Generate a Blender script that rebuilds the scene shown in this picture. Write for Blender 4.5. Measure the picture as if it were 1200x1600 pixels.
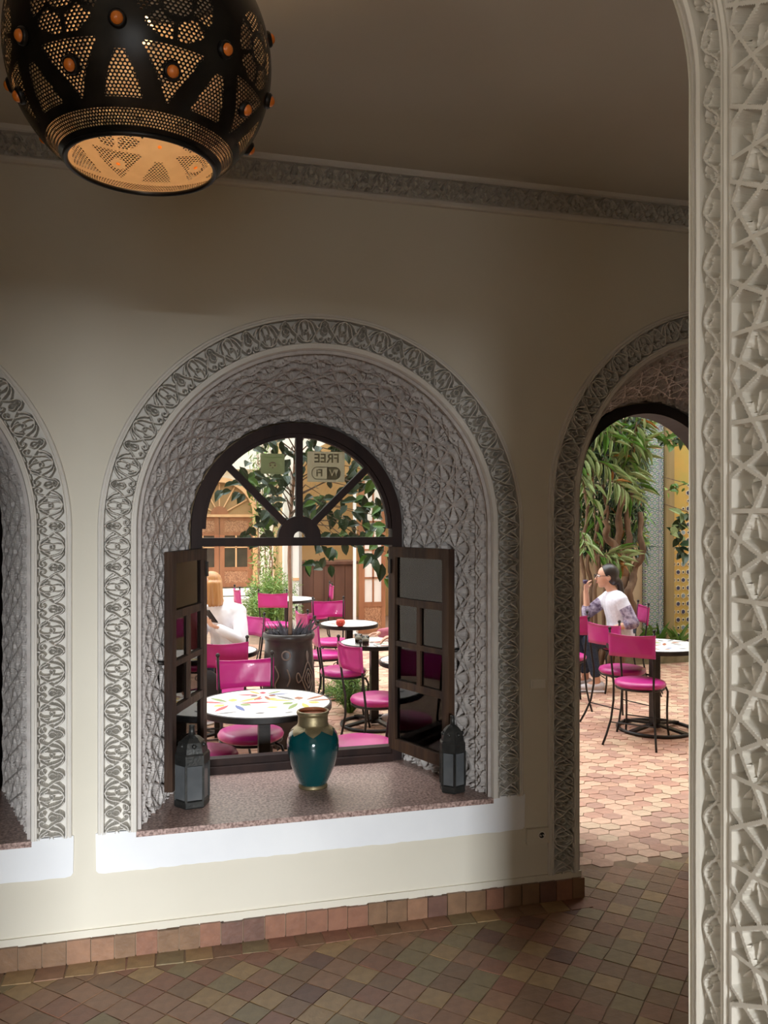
import bpy, math, random
import numpy as np
from mathutils import Vector, Matrix
from mathutils.geometry import tessellate_polygon

for o in list(bpy.data.objects):
    bpy.data.objects.remove(o, do_unlink=True)
scene = bpy.context.scene
COL = scene.collection
R = math.radians

# ------------------------------------------------------------------ camera
cam_data = bpy.data.cameras.new('camera')
cam_data.sensor_fit = 'VERTICAL'
cam_data.sensor_height = 36.0
cam_data.lens = 1300.0 / 1600.0 * 36.0
cam_data.shift_y = 12.0 / 1600.0
cam_data.clip_start = 0.05
cam = bpy.data.objects.new('camera', cam_data)
cam.location = (0, 0, 1.7)
cam.rotation_euler = (R(90), 0, R(-15))
COL.objects.link(cam)
scene.camera = cam

# ------------------------------------------------------------------ sky: bright thin overcast
world = bpy.data.worlds.new('overcast_sky')
scene.world = world
world.use_nodes = True
wn = world.node_tree.nodes
wl = world.node_tree.links
wn['Background'].inputs[0].default_value = (0.95, 0.98, 1.0, 1)
# standard overcast sky: the zenith is three times as bright as the horizon, all round alike
geo = wn.new('ShaderNodeTexCoord')
sep = wn.new('ShaderNodeSeparateXYZ')
wl.new(geo.outputs['Generated'], sep.inputs[0])
lum = wn.new('ShaderNodeMath'); lum.operation = 'MULTIPLY_ADD'; lum.use_clamp = False
lum.inputs[1].default_value = 4.6
lum.inputs[2].default_value = 2.3
mxx = wn.new('ShaderNodeMath'); mxx.operation = 'MAXIMUM'; mxx.inputs[1].default_value = 0.0
wl.new(sep.outputs['Z'], mxx.inputs[0])
wl.new(mxx.outputs[0], lum.inputs[0])
wl.new(lum.outputs[0], wn['Background'].inputs[1])

# ------------------------------------------------------------------ added lamps for daylight by an unseen rear door and side window
def area_light(name, loc, rot, sx, sy, watts, col):
    d = bpy.data.lights.new(name, 'AREA')
    d.shape = 'RECTANGLE'
    d.size, d.size_y = sx, sy
    d.energy = watts
    d.color = col
    o = bpy.data.objects.new(name, d)
    o.location = loc
    o.rotation_euler = rot
    COL.objects.link(o)
    return o
area_light('added_rear_light', (-0.65, -12.0, 2.75), (R(90), 0, 0), 3.5, 2.3, 3600, (0.93, 0.97, 1.0))  # added panel out beyond the door, sized to grade light down the front wall
area_light('added_side_light', (-2.52, -0.45, 1.50), (R(90), 0, R(-90)), 1.2, 1.7, 27, (1.0, 0.95, 0.86))  # added in the unseen window to light the near jamb

scene.view_settings.view_transform = 'Standard'
scene.view_settings.look = 'None'
scene.view_settings.exposure = 0.0
scene.view_settings.gamma = 1.0
scene.view_settings.use_curve_mapping = False
scene.cycles.max_bounces = 8
scene.cycles.diffuse_bounces = 4
scene.cycles.transparent_max_bounces = 16
scene.cycles.caustics_reflective = False
scene.cycles.caustics_refractive = False
scene.cycles.sample_clamp_indirect = 6.0
scene.cycles.adaptive_threshold = 0.02

# ------------------------------------------------------------------ helpers
class MB:
    """collects faces; build() links them as ONE mesh object"""
    def __init__(s):
        s.v = []; s.f = []; s.m = []
    def add(s, verts, faces, mi=0):
        b = len(s.v)
        s.v += [tuple(p) for p in verts]
        s.f += [tuple(b + i for i in f) for f in faces]
        s.m += [mi] * len(faces)
        return s
    def box(s, c, size, rot=None, mi=0):
        hx, hy, hz = size[0] / 2, size[1] / 2, size[2] / 2
        vs = [Vector((x, y, z)) for x in (-hx, hx) for y in (-hy, hy) for z in (-hz, hz)]
        if rot is not None:
            vs = [rot @ p for p in vs]
        c = Vector(c)
        return s.add([p + c for p in vs], [(0, 1, 3, 2), (4, 6, 7, 5), (0, 4, 5, 1), (2, 3, 7, 6), (0, 2, 6, 4), (1, 5, 7, 3)], mi)
    def bx(s, x0, x1, y0, y1, z0, z1, mi=0):
        return s.box(((x0 + x1) / 2, (y0 + y1) / 2, (z0 + z1) / 2), (x1 - x0, y1 - y0, z1 - z0), mi=mi)
    def beam(s, a, b, w, h, mi=0, up=(0, 0, 1)):
        a, b = Vector(a), Vector(b)
        d = b - a
        L = d.length
        z = d.normalized()
        x = z.cross(Vector(up))
        if x.length < 1e-4: x = z.cross(Vector((0, 1, 0)))
        x.normalize()
        y = x.cross(z)
        rot = Matrix((x, y, z)).transposed()
        return s.box((a + b) / 2, (w, h, L), rot, mi)
    def tube(s, pts, r, n=8, cap=True, mi=0, closed=False):
        pts = [Vector(p) for p in pts]
        N = len(pts)
        rr = r if isinstance(r, (list, tuple)) else [r] * N
        tang = []
        for i in range(N):
            if closed: t = pts[(i + 1) % N] - pts[i - 1]
            else: t = pts[min(i + 1, N - 1)] - pts[max(i - 1, 0)]
            tang.append(t.normalized() if t.length > 1e-9 else Vector((0, 0, 1)))
        ref = Vector((0, 0, 1)) if abs(tang[0].z) < 0.9 else Vector((1, 0, 0))
        nrm = (ref - tang[0] * ref.dot(tang[0])).normalized()
        vs = []
        for i in range(N):
            nrm = nrm - tang[i] * nrm.dot(tang[i])
            if nrm.length < 1e-6: nrm = tang[i].orthogonal()
            nrm.normalize()
            bi = tang[i].cross(nrm)
            for k in range(n):
                a = 2 * math.pi * k / n
                vs.append(pts[i] + (nrm * math.cos(a) + bi * math.sin(a)) * rr[i])
        fs = []
        for i in range(N if closed else N - 1):
            j = (i + 1) % N
            for k in range(n):
                l = (k + 1) % n
                fs.append((i * n + k, i * n + l, j * n + l, j * n + k))
        if cap and not closed:
            fs.append(tuple(range(n - 1, -1, -1)))
            fs.append(tuple((N - 1) * n + k for k in range(n)))
        return s.add(vs, fs, mi)
    def lathe(s, prof, n=24, c=(0, 0, 0), mi=0, cap=True):
        vs, fs = [], []
        for (r, z) in prof:
            for k in range(n):
                a = 2 * math.pi * k / n
                vs.append((c[0] + r * math.cos(a), c[1] + r * math.sin(a), c[2] + z))
        for i in range(len(prof) - 1):
            for k in range(n):
                l = (k + 1) % n
                fs.append((i * n + k, i * n + l, (i + 1) * n + l, (i + 1) * n + k))
        if cap:
            if prof[0][0] > 1e-5: fs.append(tuple(range(n - 1, -1, -1)))
            if prof[-1][0] > 1e-5: fs.append(tuple((len(prof) - 1) * n + k for k in range(n)))
        return s.add(vs, fs, mi)
    def prism(s, poly, y0, y1, mi=0, axis='y'):
        n = len(poly)
        if axis == 'y':
            vs = [(p[0], y0, p[1]) for p in poly] + [(p[0], y1, p[1]) for p in poly]
        else:
            vs = [(p[0], p[1], y0) for p in poly] + [(p[0], p[1], y1) for p in poly]
        fs = [tuple(range(n)), tuple(range(2 * n - 1, n - 1, -1))]
        fs += [(i, n + i, n + (i + 1) % n, (i + 1) % n) for i in range(n)]
        return s.add(vs, fs, mi)
    def ball(s, c, r, nu=10, nv=7, sc=(1, 1, 1), mi=0):
        vs, fs = [], []
        for j in range(nv + 1):
            t = math.pi * j / nv
            for i in range(nu):
                a = 2 * math.pi * i / nu
                vs.append((c[0] + r * sc[0] * math.sin(t) * math.cos(a), c[1] + r * sc[1] * math.sin(t) * math.sin(a), c[2] + r * sc[2] * math.cos(t)))
        for j in range(nv):
            for i in range(nu):
                k = (i + 1) % nu
                fs.append((j * nu + i, (j + 1) * nu + i, (j + 1) * nu + k, j * nu + k))
        return s.add(vs, fs, mi)
    def mesh(s, name, mats, smooth=False):
        me = bpy.data.meshes.new(name)
        me.from_pydata(s.v, [], s.f)
        for m in (mats if isinstance(mats, (list, tuple)) else [mats]):
            me.materials.append(m)
        if any(s.m): me.polygons.foreach_set('material_index', s.m)
        if smooth: me.polygons.foreach_set('use_smooth', [True] * len(me.polygons))
        me.validate()
        me.update()
        return me
    def build(s, name, mats, parent=None, smooth=False, auto=None):
        o = bpy.data.objects.new(name, s.mesh(name, mats, smooth))
        COL.objects.link(o)
        if parent is not None: o.parent = parent
        if auto is not None:
            sharp_by_angle(o.data, auto)
        return o

def sharp_by_angle(me, deg):
    me.polygons.foreach_set('use_smooth', [True] * len(me.polygons))
    me.set_sharp_from_angle(angle=R(deg))

def grid_mesh(name, V, mat, parent=None, smooth=True):
    """V: (ny, nx, 3) numpy array of points"""
    ny, nx = V.shape[:2]
    me = bpy.data.meshes.new(name)
    me.vertices.add(ny * nx)
    me.vertices.foreach_set('co', np.ascontiguousarray(V, dtype=np.float32).ravel())
    i, j = np.meshgrid(np.arange(ny - 1), np.arange(nx - 1), indexing='ij')
    a = (i * nx + j).ravel()
    q = np.stack([a, a + 1, a + nx + 1, a + nx], 1).astype(np.int32)
    n = len(q)
    me.loops.add(n * 4)
    me.loops.foreach_set('vertex_index', q.ravel())
    me.polygons.add(n)
    me.polygons.foreach_set('loop_start', np.arange(0, n * 4, 4, dtype=np.int32))
    me.polygons.foreach_set('use_smooth', np.full(n, smooth))
    me.update(calc_edges=True)
    me.materials.append(mat)
    o = bpy.data.objects.new(name, me)
    COL.objects.link(o)
    if parent is not None: o.parent = parent
    return o

def tag(o, label=None, cat=None, group=None, kind=None):
    if label: o['label'] = label
    if cat: o['category'] = cat
    if group: o['group'] = group
    if kind: o['kind'] = kind
    return o
def empty(name, loc=(0, 0, 0), rz=0.0):
    o = bpy.data.objects.new(name, None)
    o.empty_display_size = 0.05
    o.location = loc
    o.rotation_euler = (0, 0, rz)
    COL.objects.link(o)
    return o
def copy_tree(o, parent=None):
    c = o.copy()
    COL.objects.link(c)
    c.parent = parent
    for ch in list(o.children):
        copy_tree(ch, c)
    return c
def inst(name, me, parent=None, loc=(0, 0, 0), rot=(0, 0, 0), sc=(1, 1, 1)):
    o = bpy.data.objects.new(name, me)
    o.location = loc; o.rotation_euler = rot; o.scale = sc
    COL.objects.link(o)
    if parent is not None: o.parent = parent
    return o

# ------------------------------------------------------------------ materials
def mat(name, c1, c2=None, scale=8.0, rough=0.7, metal=0.0, bump=0.0, bscale=None, spec=0.5, detail=4.0, sheen=0.0, coat=0.0, stretch=None):
    m = bpy.data.materials.new(name)
    m.use_nodes = True
    nt = m.node_tree
    b = nt.nodes['Principled BSDF']
    b.inputs['Roughness'].default_value = rough
    b.inputs['Metallic'].default_value = metal
    b.inputs['Specular IOR Level'].default_value = spec
    b.inputs['Coat Weight'].default_value = coat
    b.inputs['Base Color'].default_value = (*c1, 1)
    tc = nt.nodes.new('ShaderNodeTexCoord')
    src = tc.outputs['Object']
    if stretch:
        mp = nt.nodes.new('ShaderNodeMapping')
        mp.inputs['Scale'].default_value = stretch
        nt.links.new(src, mp.inputs['Vector'])
        src = mp.outputs['Vector']
    if c2 is not None:
        nz = nt.nodes.new('ShaderNodeTexNoise')
        nz.inputs['Scale'].default_value = scale
        nz.inputs['Detail'].default_value = detail
        nt.links.new(src, nz.inputs['Vector'])
        cr = nt.nodes.new('ShaderNodeValToRGB')
        cr.color_ramp.elements[0].position = 0.35
        cr.color_ramp.elements[1].position = 0.65
        cr.color_ramp.elements[0].color = (*c1, 1)
        cr.color_ramp.elements[1].color = (*c2, 1)
        nt.links.new(nz.outputs['Fac'], cr.inputs['Fac'])
        nt.links.new(cr.outputs['Color'], b.inputs['Base Color'])
    if bump > 0:
        n2 = nt.nodes.new('ShaderNodeTexNoise')
        n2.inputs['Scale'].default_value = bscale or scale * 4
        n2.inputs['Detail'].default_value = 5
        nt.links.new(src, n2.inputs['Vector'])
        bp = nt.nodes.new('ShaderNodeBump')
        bp.inputs['Strength'].default_value = bump
        bp.inputs['Distance'].default_value = 0.01
        nt.links.new(n2.outputs['Fac'], bp.inputs['Height'])
        nt.links.new(bp.outputs['Normal'], b.inputs['Normal'])
    return m

def glass_mat(name, tint=(0.9, 0.93, 0.92), refl=0.06, rough=0.02):
    m = bpy.data.materials.new(name)
    m.use_nodes = True
    nt = m.node_tree
    nt.nodes.remove(nt.nodes['Principled BSDF'])
    out = nt.nodes['Material Output']
    tr = nt.nodes.new('ShaderNodeBsdfTransparent')
    tr.inputs[0].default_value = (*tint, 1)
    gl = nt.nodes.new('ShaderNodeBsdfGlossy')
    gl.inputs['Roughness'].default_value = rough
    fr = nt.nodes.new('ShaderNodeFresnel')
    fr.inputs[0].default_value = 1.5
    mx = nt.nodes.new('ShaderNodeMixShader')
    nt.links.new(fr.outputs[0], mx.inputs[0])
    nt.links.new(tr.outputs[0], mx.inputs[1])
    nt.links.new(gl.outputs[0], mx.inputs[2])
    nt.links.new(mx.outputs[0], out.inputs[0])
    return m

def paper_mat(name, c):
    """thin paper that lets daylight through"""
    m = mat(name, c, rough=0.8)
    nt = m.node_tree
    b = nt.nodes['Principled BSDF']
    tl = nt.nodes.new('ShaderNodeBsdfTranslucent')
    tl.inputs[0].default_value = (*c, 1)
    mx = nt.nodes.new('ShaderNodeMixShader')
    mx.inputs[0].default_value = 0.9
    nt.links.new(b.outputs[0], mx.inputs[1]); nt.links.new(tl.outputs[0], mx.inputs[2])
    nt.links.new(mx.outputs[0], nt.nodes['Material Output'].inputs[0])
    return m

M = {}
M['wall'] = mat('cream_wall_paint', (0.68, 0.635, 0.53), (0.72, 0.675, 0.57), 1.6, 0.75, bump=0.12, bscale=18)
M['ceiling'] = mat('ceiling_paint', (0.64, 0.60, 0.52), (0.68, 0.64, 0.56), 1.2, 0.8, bump=0.1, bscale=12)
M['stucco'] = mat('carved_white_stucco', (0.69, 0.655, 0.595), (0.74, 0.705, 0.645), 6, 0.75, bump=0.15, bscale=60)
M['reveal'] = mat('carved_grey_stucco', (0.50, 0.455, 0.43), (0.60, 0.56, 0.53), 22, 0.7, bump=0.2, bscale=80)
M['jamb'] = mat('carved_jamb_stucco', (0.63, 0.59, 0.51), (0.69, 0.65, 0.57), 5, 0.55, bump=0.12, bscale=70)
M['white'] = mat('white_plaster', (0.80, 0.81, 0.83), (0.86, 0.87, 0.88), 3, 0.7, bump=0.08, bscale=20)
M['grout'] = mat('floor_grout', (0.25, 0.165, 0.105), (0.32, 0.22, 0.145), 14, 0.9)
M['court_grout'] = mat('courtyard_grout', (0.26, 0.17, 0.12), (0.34, 0.23, 0.16), 14, 0.9)
M['court_wall'] = mat('courtyard_plaster', (0.80, 0.77, 0.70), (0.86, 0.84, 0.78), 2, 0.85, bump=0.1)
M['court_face'] = mat('light_cutting_render', (0.33, 0.24, 0.15), (0.38, 0.28, 0.18), 2, 0.9)  # unseen face, coloured dark to cut light bounced onto the chair backs
M['beige'] = mat('beige_plaster', (0.55, 0.43, 0.28), (0.62, 0.50, 0.34), 3, 0.85, bump=0.1)
M['ochre'] = mat('ochre_plaster', (0.62, 0.42, 0.20), (0.68, 0.48, 0.25), 2, 0.85)
M['darkwood'] = mat('dark_varnished_wood', (0.018, 0.009, 0.008), (0.034, 0.016, 0.012), 9, 0.6, spec=0.2, bump=0.15, bscale=40, stretch=(1, 1, 0.15))
M['worn_wood'] = mat('worn_brown_wood', (0.030, 0.016, 0.012), (0.075, 0.040, 0.022), 16, 0.6, spec=0.25, bump=0.25, bscale=60, stretch=(1, 1, 0.12))
M['redwood'] = mat('red_brown_wood', (0.26, 0.105, 0.05), (0.36, 0.16, 0.08), 8, 0.5, stretch=(1, 1, 0.2), bump=0.1)
M['palewood'] = mat('pale_wood_trim', (0.62, 0.36, 0.18), (0.70, 0.44, 0.24), 6, 0.55, stretch=(1, 1, 0.2))
M['cabinet'] = mat('brown_cabinet_wood', (0.10, 0.045, 0.03), (0.15, 0.07, 0.045), 7, 0.5, stretch=(1, 1, 0.2))
M['glass'] = glass_mat('window_glass')
M['iron'] = mat('black_wrought_iron', (0.018, 0.016, 0.015), (0.03, 0.026, 0.024), 20, 0.45, metal=0.5)
M['magenta'] = mat('magenta_vinyl', (0.42, 0.016, 0.175), (0.48, 0.022, 0.215), 5, 0.36, bump=0.12, bscale=9, coat=0.15)
M['table_white'] = mat('white_mosaic', (0.86, 0.84, 0.78), (0.92, 0.90, 0.86), 30, 0.3)
M['granite'] = mat('pink_granite', (0.17, 0.10, 0.085), (0.56, 0.40, 0.35), 95, 0.33, detail=3)
M['teal'] = mat('teal_glaze', (0.002, 0.045, 0.050), (0.003, 0.060, 0.064), 4, 0.07, coat=0.6)
M['brass'] = mat('aged_brass', (0.23, 0.185, 0.10), (0.31, 0.25, 0.14), 18, 0.45, metal=0.7, bump=0.1)
M['terracotta'] = mat('red_clay', (0.35, 0.11, 0.045), rough=0.8)
M['lantern'] = mat('dark_tin', (0.035, 0.036, 0.034), (0.06, 0.06, 0.056), 25, 0.42, metal=0.6, bump=0.15)
M['lantern_glass'] = mat('smoky_lantern_glass', (0.085, 0.092, 0.098), (0.12, 0.128, 0.132), 9, 0.15)
M['plate'] = mat('ivory_plastic', (0.80, 0.77, 0.70), rough=0.45)
M['black'] = mat('black_matt', (0.012, 0.012, 0.013), rough=0.6)
M['leaf_dark'] = mat('dark_green_leaf', (0.010, 0.030, 0.008), (0.020, 0.055, 0.012), 12, 0.38)
M['leaf_mid'] = mat('mid_green_leaf', (0.06, 0.15, 0.02), (0.10, 0.22, 0.03), 12, 0.42)
M['leaf_light'] = mat('light_green_leaf', (0.20, 0.32, 0.07), (0.28, 0.42, 0.12), 12, 0.45)
M['leaf_pale'] = mat('pale_bamboo_leaf', (0.20, 0.27, 0.10), (0.30, 0.38, 0.17), 12, 0.45)
M['leaf_brown'] = mat('dry_brown_leaf', (0.30, 0.13, 0.03), (0.40, 0.20, 0.05), 12, 0.6)
M['leaf_purple'] = mat('grey_purple_leaf', (0.07, 0.07, 0.09), (0.13, 0.13, 0.15), 12, 0.5)
M['trunk'] = mat('brown_bark', (0.10, 0.058, 0.034), (0.20, 0.125, 0.075), 14, 0.85, bump=0.4, bscale=30, stretch=(1, 1, 0.3))
M['paletrunk'] = mat('pinkish_bark', (0.34, 0.20, 0.14), (0.44, 0.28, 0.20), 18, 0.8)
M['pot'] = mat('dark_glazed_clay', (0.016, 0.013, 0.013), (0.030, 0.025, 0.024), 8, 0.4, bump=0.1)
M['potline'] = mat('pot_relief_clay', (0.15, 0.115, 0.095), rough=0.45)
M['soil'] = mat('soil', (0.03, 0.02, 0.012), rough=0.95)
M['skin'] = mat('warm_skin', (0.56, 0.31, 0.21), (0.60, 0.34, 0.24), 8, 0.5)
M['skin2'] = mat('fair_skin', (0.66, 0.38, 0.26), (0.70, 0.42, 0.30), 8, 0.5)
M['hair_dark'] = mat('black_hair', (0.012, 0.010, 0.010), (0.03, 0.022, 0.02), 30, 0.35, stretch=(1, 1, 0.1))
M['hair_blonde'] = mat('ginger_blonde_hair', (0.42, 0.19, 0.06), (0.55, 0.28, 0.10), 40, 0.4, stretch=(1, 1, 0.1))
M['blouse'] = mat('pale_lavender_blouse', (0.62, 0.64, 0.74), (0.72, 0.74, 0.84), 45, 0.85)
M['sleeve'] = mat('purple_print_sleeve', (0.10, 0.07, 0.13), (0.42, 0.38, 0.50), 28, 0.85)
M['shirt'] = mat('white_cotton', (0.80, 0.79, 0.84), (0.88, 0.87, 0.90), 6, 0.85)
M['mauve'] = mat('mauve_knit', (0.38, 0.10, 0.14), (0.44, 0.14, 0.18), 20, 0.85)
M['denim'] = mat('dark_denim', (0.018, 0.03, 0.06), (0.03, 0.05, 0.09), 60, 0.85)
M['shoe'] = mat('pale_grey_canvas', (0.60, 0.57, 0.60), (0.68, 0.66, 0.68), 20, 0.8)
M['red_candle'] = mat('red_glass', (0.50, 0.05, 0.03), rough=0.15, coat=0.5)
M['sign'] = paper_mat('sticker_paper', (0.86, 0.81, 0.68))
M['sign_ink'] = paper_mat('sticker_ink', (0.50, 0.47, 0.38))
M['green_sign'] = paper_mat('green_sticker', (0.62, 0.66, 0.47))
M['green_ink'] = paper_mat('green_sticker_print', (0.72, 0.78, 0.56))
M['red_ink'] = mat('dark_red_print', (0.20, 0.05, 0.05), rough=0.7)
INLAY = [mat('inlay_' + n, c, rough=0.35) for n, c in (('red', (0.50, 0.05, 0.06)), ('green', (0.22, 0.32, 0.10)), ('blue', (0.06, 0.12, 0.34)), ('yellow', (0.78, 0.52, 0.12)), ('grey', (0.16, 0.17, 0.17)), ('brown', (0.34, 0.12, 0.06)))]
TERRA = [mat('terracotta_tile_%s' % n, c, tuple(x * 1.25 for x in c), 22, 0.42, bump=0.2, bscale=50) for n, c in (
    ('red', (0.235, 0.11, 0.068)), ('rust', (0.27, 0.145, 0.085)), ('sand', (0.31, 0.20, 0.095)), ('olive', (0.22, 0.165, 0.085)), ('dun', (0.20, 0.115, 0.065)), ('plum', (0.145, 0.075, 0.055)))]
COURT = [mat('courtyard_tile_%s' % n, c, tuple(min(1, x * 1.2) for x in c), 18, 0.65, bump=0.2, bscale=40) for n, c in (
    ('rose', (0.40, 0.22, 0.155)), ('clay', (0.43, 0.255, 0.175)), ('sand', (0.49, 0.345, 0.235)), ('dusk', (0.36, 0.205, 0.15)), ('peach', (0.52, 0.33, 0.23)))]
# ------------------------------------------------------------------ carved relief: height tiles made from strokes
def poly(pts, step=0.0012):
    out = []
    for (a, b) in zip(pts[:-1], pts[1:]):
        a, b = np.array(a, float), np.array(b, float)
        n = max(1, int(np.linalg.norm(b - a) / step))
        for k in range(n): out.append(a + (b - a) * k / n)
    out.append(np.array(pts[-1], float))
    return np.array(out)
def curve(pts, n=14):
    """Catmull-Rom through the points"""
    P = [np.array(p, float) for p in pts]
    P = [2 * P[0] - P[1]] + P + [2 * P[-1] - P[-2]]
    out = []
    for i in range(1, len(P) - 2):
        for k in range(n):
            t = k / n
            a, b, c, d = P[i - 1], P[i], P[i + 1], P[i + 2]
            out.append(0.5 * (2 * b + (c - a) * t + (2 * a - 5 * b + 4 * c - d) * t * t + (3 * b - a - 3 * c + d) * t ** 3))
    out.append(P[-2])
    return poly([tuple(p) for p in out])
def ring(cu, cv, ru, rv, a0=0, a1=360, n=40):
    return poly([(cu + ru * math.cos(R(a0 + (a1 - a0) * k / n)), cv + rv * math.sin(R(a0 + (a1 - a0) * k / n))) for k in range(n + 1)])
def spiral(cu, cv, r0, r1, a0, turns, n=40):
    return poly([(cu + (r0 + (r1 - r0) * k / n) * math.cos(R(a0) + turns * 2 * math.pi * k / n), cv + (r0 + (r1 - r0) * k / n) * math.sin(R(a0) + turns * 2 * math.pi * k / n)) for k in range(n + 1)])
def tile_height(strokes, U, V, wrap_u=None, wrap_v=None):
    """U, V: 1-d sample positions; strokes: (points, r_start, r_end, height, flat)"""
    uu, vv = np.meshgrid(U, V)
    H = np.zeros_like(uu)
    for (P, r0, r1, h, flat) in strokes:
        rr = np.linspace(r0, r1, len(P))
        best = np.full(uu.shape, 9.0)
        for du in ((0,) if not wrap_u else (-wrap_u, 0, wrap_u)):
            for dv in ((0,) if not wrap_v else (-wrap_v, 0, wrap_v)):
                for (p, r) in zip(P, rr):
                    cu, cv = p[0] + du, p[1] + dv
                    i0, i1 = np.searchsorted(V, (cv - r, cv + r))
                    j0, j1 = np.searchsorted(U, (cu - r, cu + r))
                    if i0 >= i1 or j0 >= j1: continue
                    d = np.hypot(uu[i0:i1, j0:j1] - cu, vv[i0:i1, j0:j1] - cv) / r
                    best[i0:i1, j0:j1] = np.minimum(best[i0:i1, j0:j1], d)
        if flat: q = np.clip((1 - best) / 0.28, 0, 1)
        else: q = np.sqrt(np.clip(1 - best ** 2, 0, 1))
        H = np.maximum(H, h * q)
    return H
def mirror_v(strokes):
    return strokes + [(np.stack([P[:, 0], -P[:, 1]], 1), a, b, h, f) for (P, a, b, h, f) in strokes]

def arabesque(p=0.16, w=0.10):
    """two interlaced strands with curled ends, an ogee palmette on the axis and paired ovals between"""
    k = w / 0.10
    q = p / 0.16
    def c(pts): return curve([(u * k, v * q) for u, v in pts])
    r = .0037
    st = [(c([(.097, 0), (.084, .014), (.066, .020), (.050, .030), (.030, .046), (.012, .058), (.003, .080)]), r, r, 1.0, True),
          (c([(.097, .080), (.086, .060), (.068, .050), (.046, .044), (.024, .036), (.008, .026), (.006, .013), (.016, .007), (.025, .013), (.020, .020)]), r, r, 1.0, True),
          (ring(.031 * k, .080 * q, .026 * k, .014 * q), .0030, .0030, .95, True),
          (ring(.069 * k, .080 * q, .026 * k, .013 * q), .0030, .0030, .95, True),
          (c([(.064, .030), (.076, .036), (.090, .050), (.096, .062)]), .0062, .0024, .95, True),
          (c([(.036, .056), (.026, .060), (.014, .070)]), .0045, .0022, .92, True),
          (c([(.038, .000), (.046, .010), (.056, .012), (.066, .006)]), .0034, .0030, .95, True),
          (c([(.070, .004), (.078, .007), (.086, .003)]), .0030, .0022, .95, True),
          (c([(.000, .0), (.011, .0)]), .0050, .0024, .92, True),
          (c([(.044, .0), (.094, .0)]), .0024, .0024, .92, True),
          (c([(.0, .034), (.0, .052)]), .0040, .0040, .9, True)]
    return mirror_v(st), p

def crisp(o, deg=32):
    o.data.set_sharp_from_angle(angle=R(deg))
    return o
STUCCO_TILE = {}
def band_heights(length, width, res_v, res_u, period=0.16):
    n = max(1, round(length / period))
    p = length / n
    nu = max(8, int(round(width / res_u)))
    nt = max(12, int(round(p / res_v)))
    key = (nu, nt, width, round(p, 4))
    if key not in STUCCO_TILE:
        st, _ = arabesque(p, width)
        V = (np.arange(nt) / nt - 0.5) * p
        U = np.linspace(0, width, nu)
        STUCCO_TILE[key] = tile_height(st, U, V, wrap_v=p)
    T = STUCCO_TILE[key]
    return np.vstack([T] * n + [T[:1]]), U_lin(width, nu)
def U_lin(width, nu):
    return np.linspace(0, width, nu)

def arch_path(cx, zc, r, z0, n_leg, n_arc, ang=180.0):
    """inner edge of an arch from the left foot over the crown to the right foot: x, z, outward nx, nz"""
    out = []
    for k in range(n_leg):
        out.append((cx - r, z0 + (zc - z0) * k / n_leg, -1.0, 0.0))
    for k in range(n_arc + 1):
        a = math.pi - math.pi * k / n_arc
        out.append((cx + r * math.cos(a), zc + r * math.sin(a), math.cos(a), math.sin(a)))
    for k in range(1, n_leg + 1):
        out.append((cx + r, zc - (zc - z0) * k / n_leg, 1.0, 0.0))
    return np.array(out)
def resample(path, n):
    d = np.r_[0, np.cumsum(np.hypot(np.diff(path[:, 0]), np.diff(path[:, 1])))]
    s = np.linspace(0, d[-1], n)
    return np.stack([np.interp(s, d, path[:, i]) for i in range(path.shape[1])], 1), d[-1]

D = 3.40          # room face of the front wall
YB = 4.10         # plane of the windows
YE = 4.20         # courtyard face
CEIL = 3.185
ARCH = {'left': (-1.223, 1.66, 0.745, 0.482), 'centre': (0.655, 1.66, 0.745, 0.482), 'door': (2.60, 1.77, 0.785, 0.0)}
BACK = {'left': (-1.223, 1.655, 0.520), 'centre': (0.660, 1.655, 0.520), 'door': (2.60, 1.84, 0.50)}

def arch_band(name, cx, zc, r, z0, parent, W=0.148):
    c0, cw = 0.026, 0.098                       # plain inner fillet, then the carved strip, then an outer moulding
    L = 2 * (zc - z0) + math.pi * (r + W / 2)
    Hc, Uc = band_heights(L, cw, 0.0022, 0.0021)
    n = Hc.shape[0]
    base = arch_path(cx, zc, r, z0, 200, 400)
    mid = base.copy()
    mid[:, 0] += mid[:, 2] * W / 2; mid[:, 1] += mid[:, 3] * W / 2
    d = np.r_[0, np.cumsum(np.hypot(np.diff(mid[:, 0]), np.diff(mid[:, 1])))]
    s = np.linspace(0, d[-1], n)
    P = np.stack([np.interp(s, d, base[:, i]) for i in range(4)], 1)
    wi = [(-0.0005, -0.01), (0.0, 0.006), (0.004, 0.013), (0.016, 0.013), (0.017, 0.009), (0.022, 0.009), (0.024, 0.013)]
    wo = [(0.0005, 0.013), (0.006, 0.013), (0.007, 0.006), (0.010, 0.004), (0.013, 0.008), (0.018, 0.009), (0.022, 0.006), (0.024, 0.0), (0.0242, -0.01)]
    W_ = np.array([a for a, _ in wi] + list(c0 + Uc) + [c0 + cw + a for a, _ in wo])
    H = np.hstack([np.tile([h for _, h in wi], (n, 1)), Hc * 0.040 - 0.028, np.tile([h for _, h in wo], (n, 1))])
    V = np.zeros((n, len(W_), 3))
    V[:, :, 0] = P[:, 0:1] + P[:, 2:3] * W_[None]
    V[:, :, 2] = P[:, 1:2] + P[:, 3:4] * W_[None]
    V[:, :, 1] = D - 0.004 - H
    return crisp(grid_mesh(name, V, M['stucco'], parent))

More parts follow.
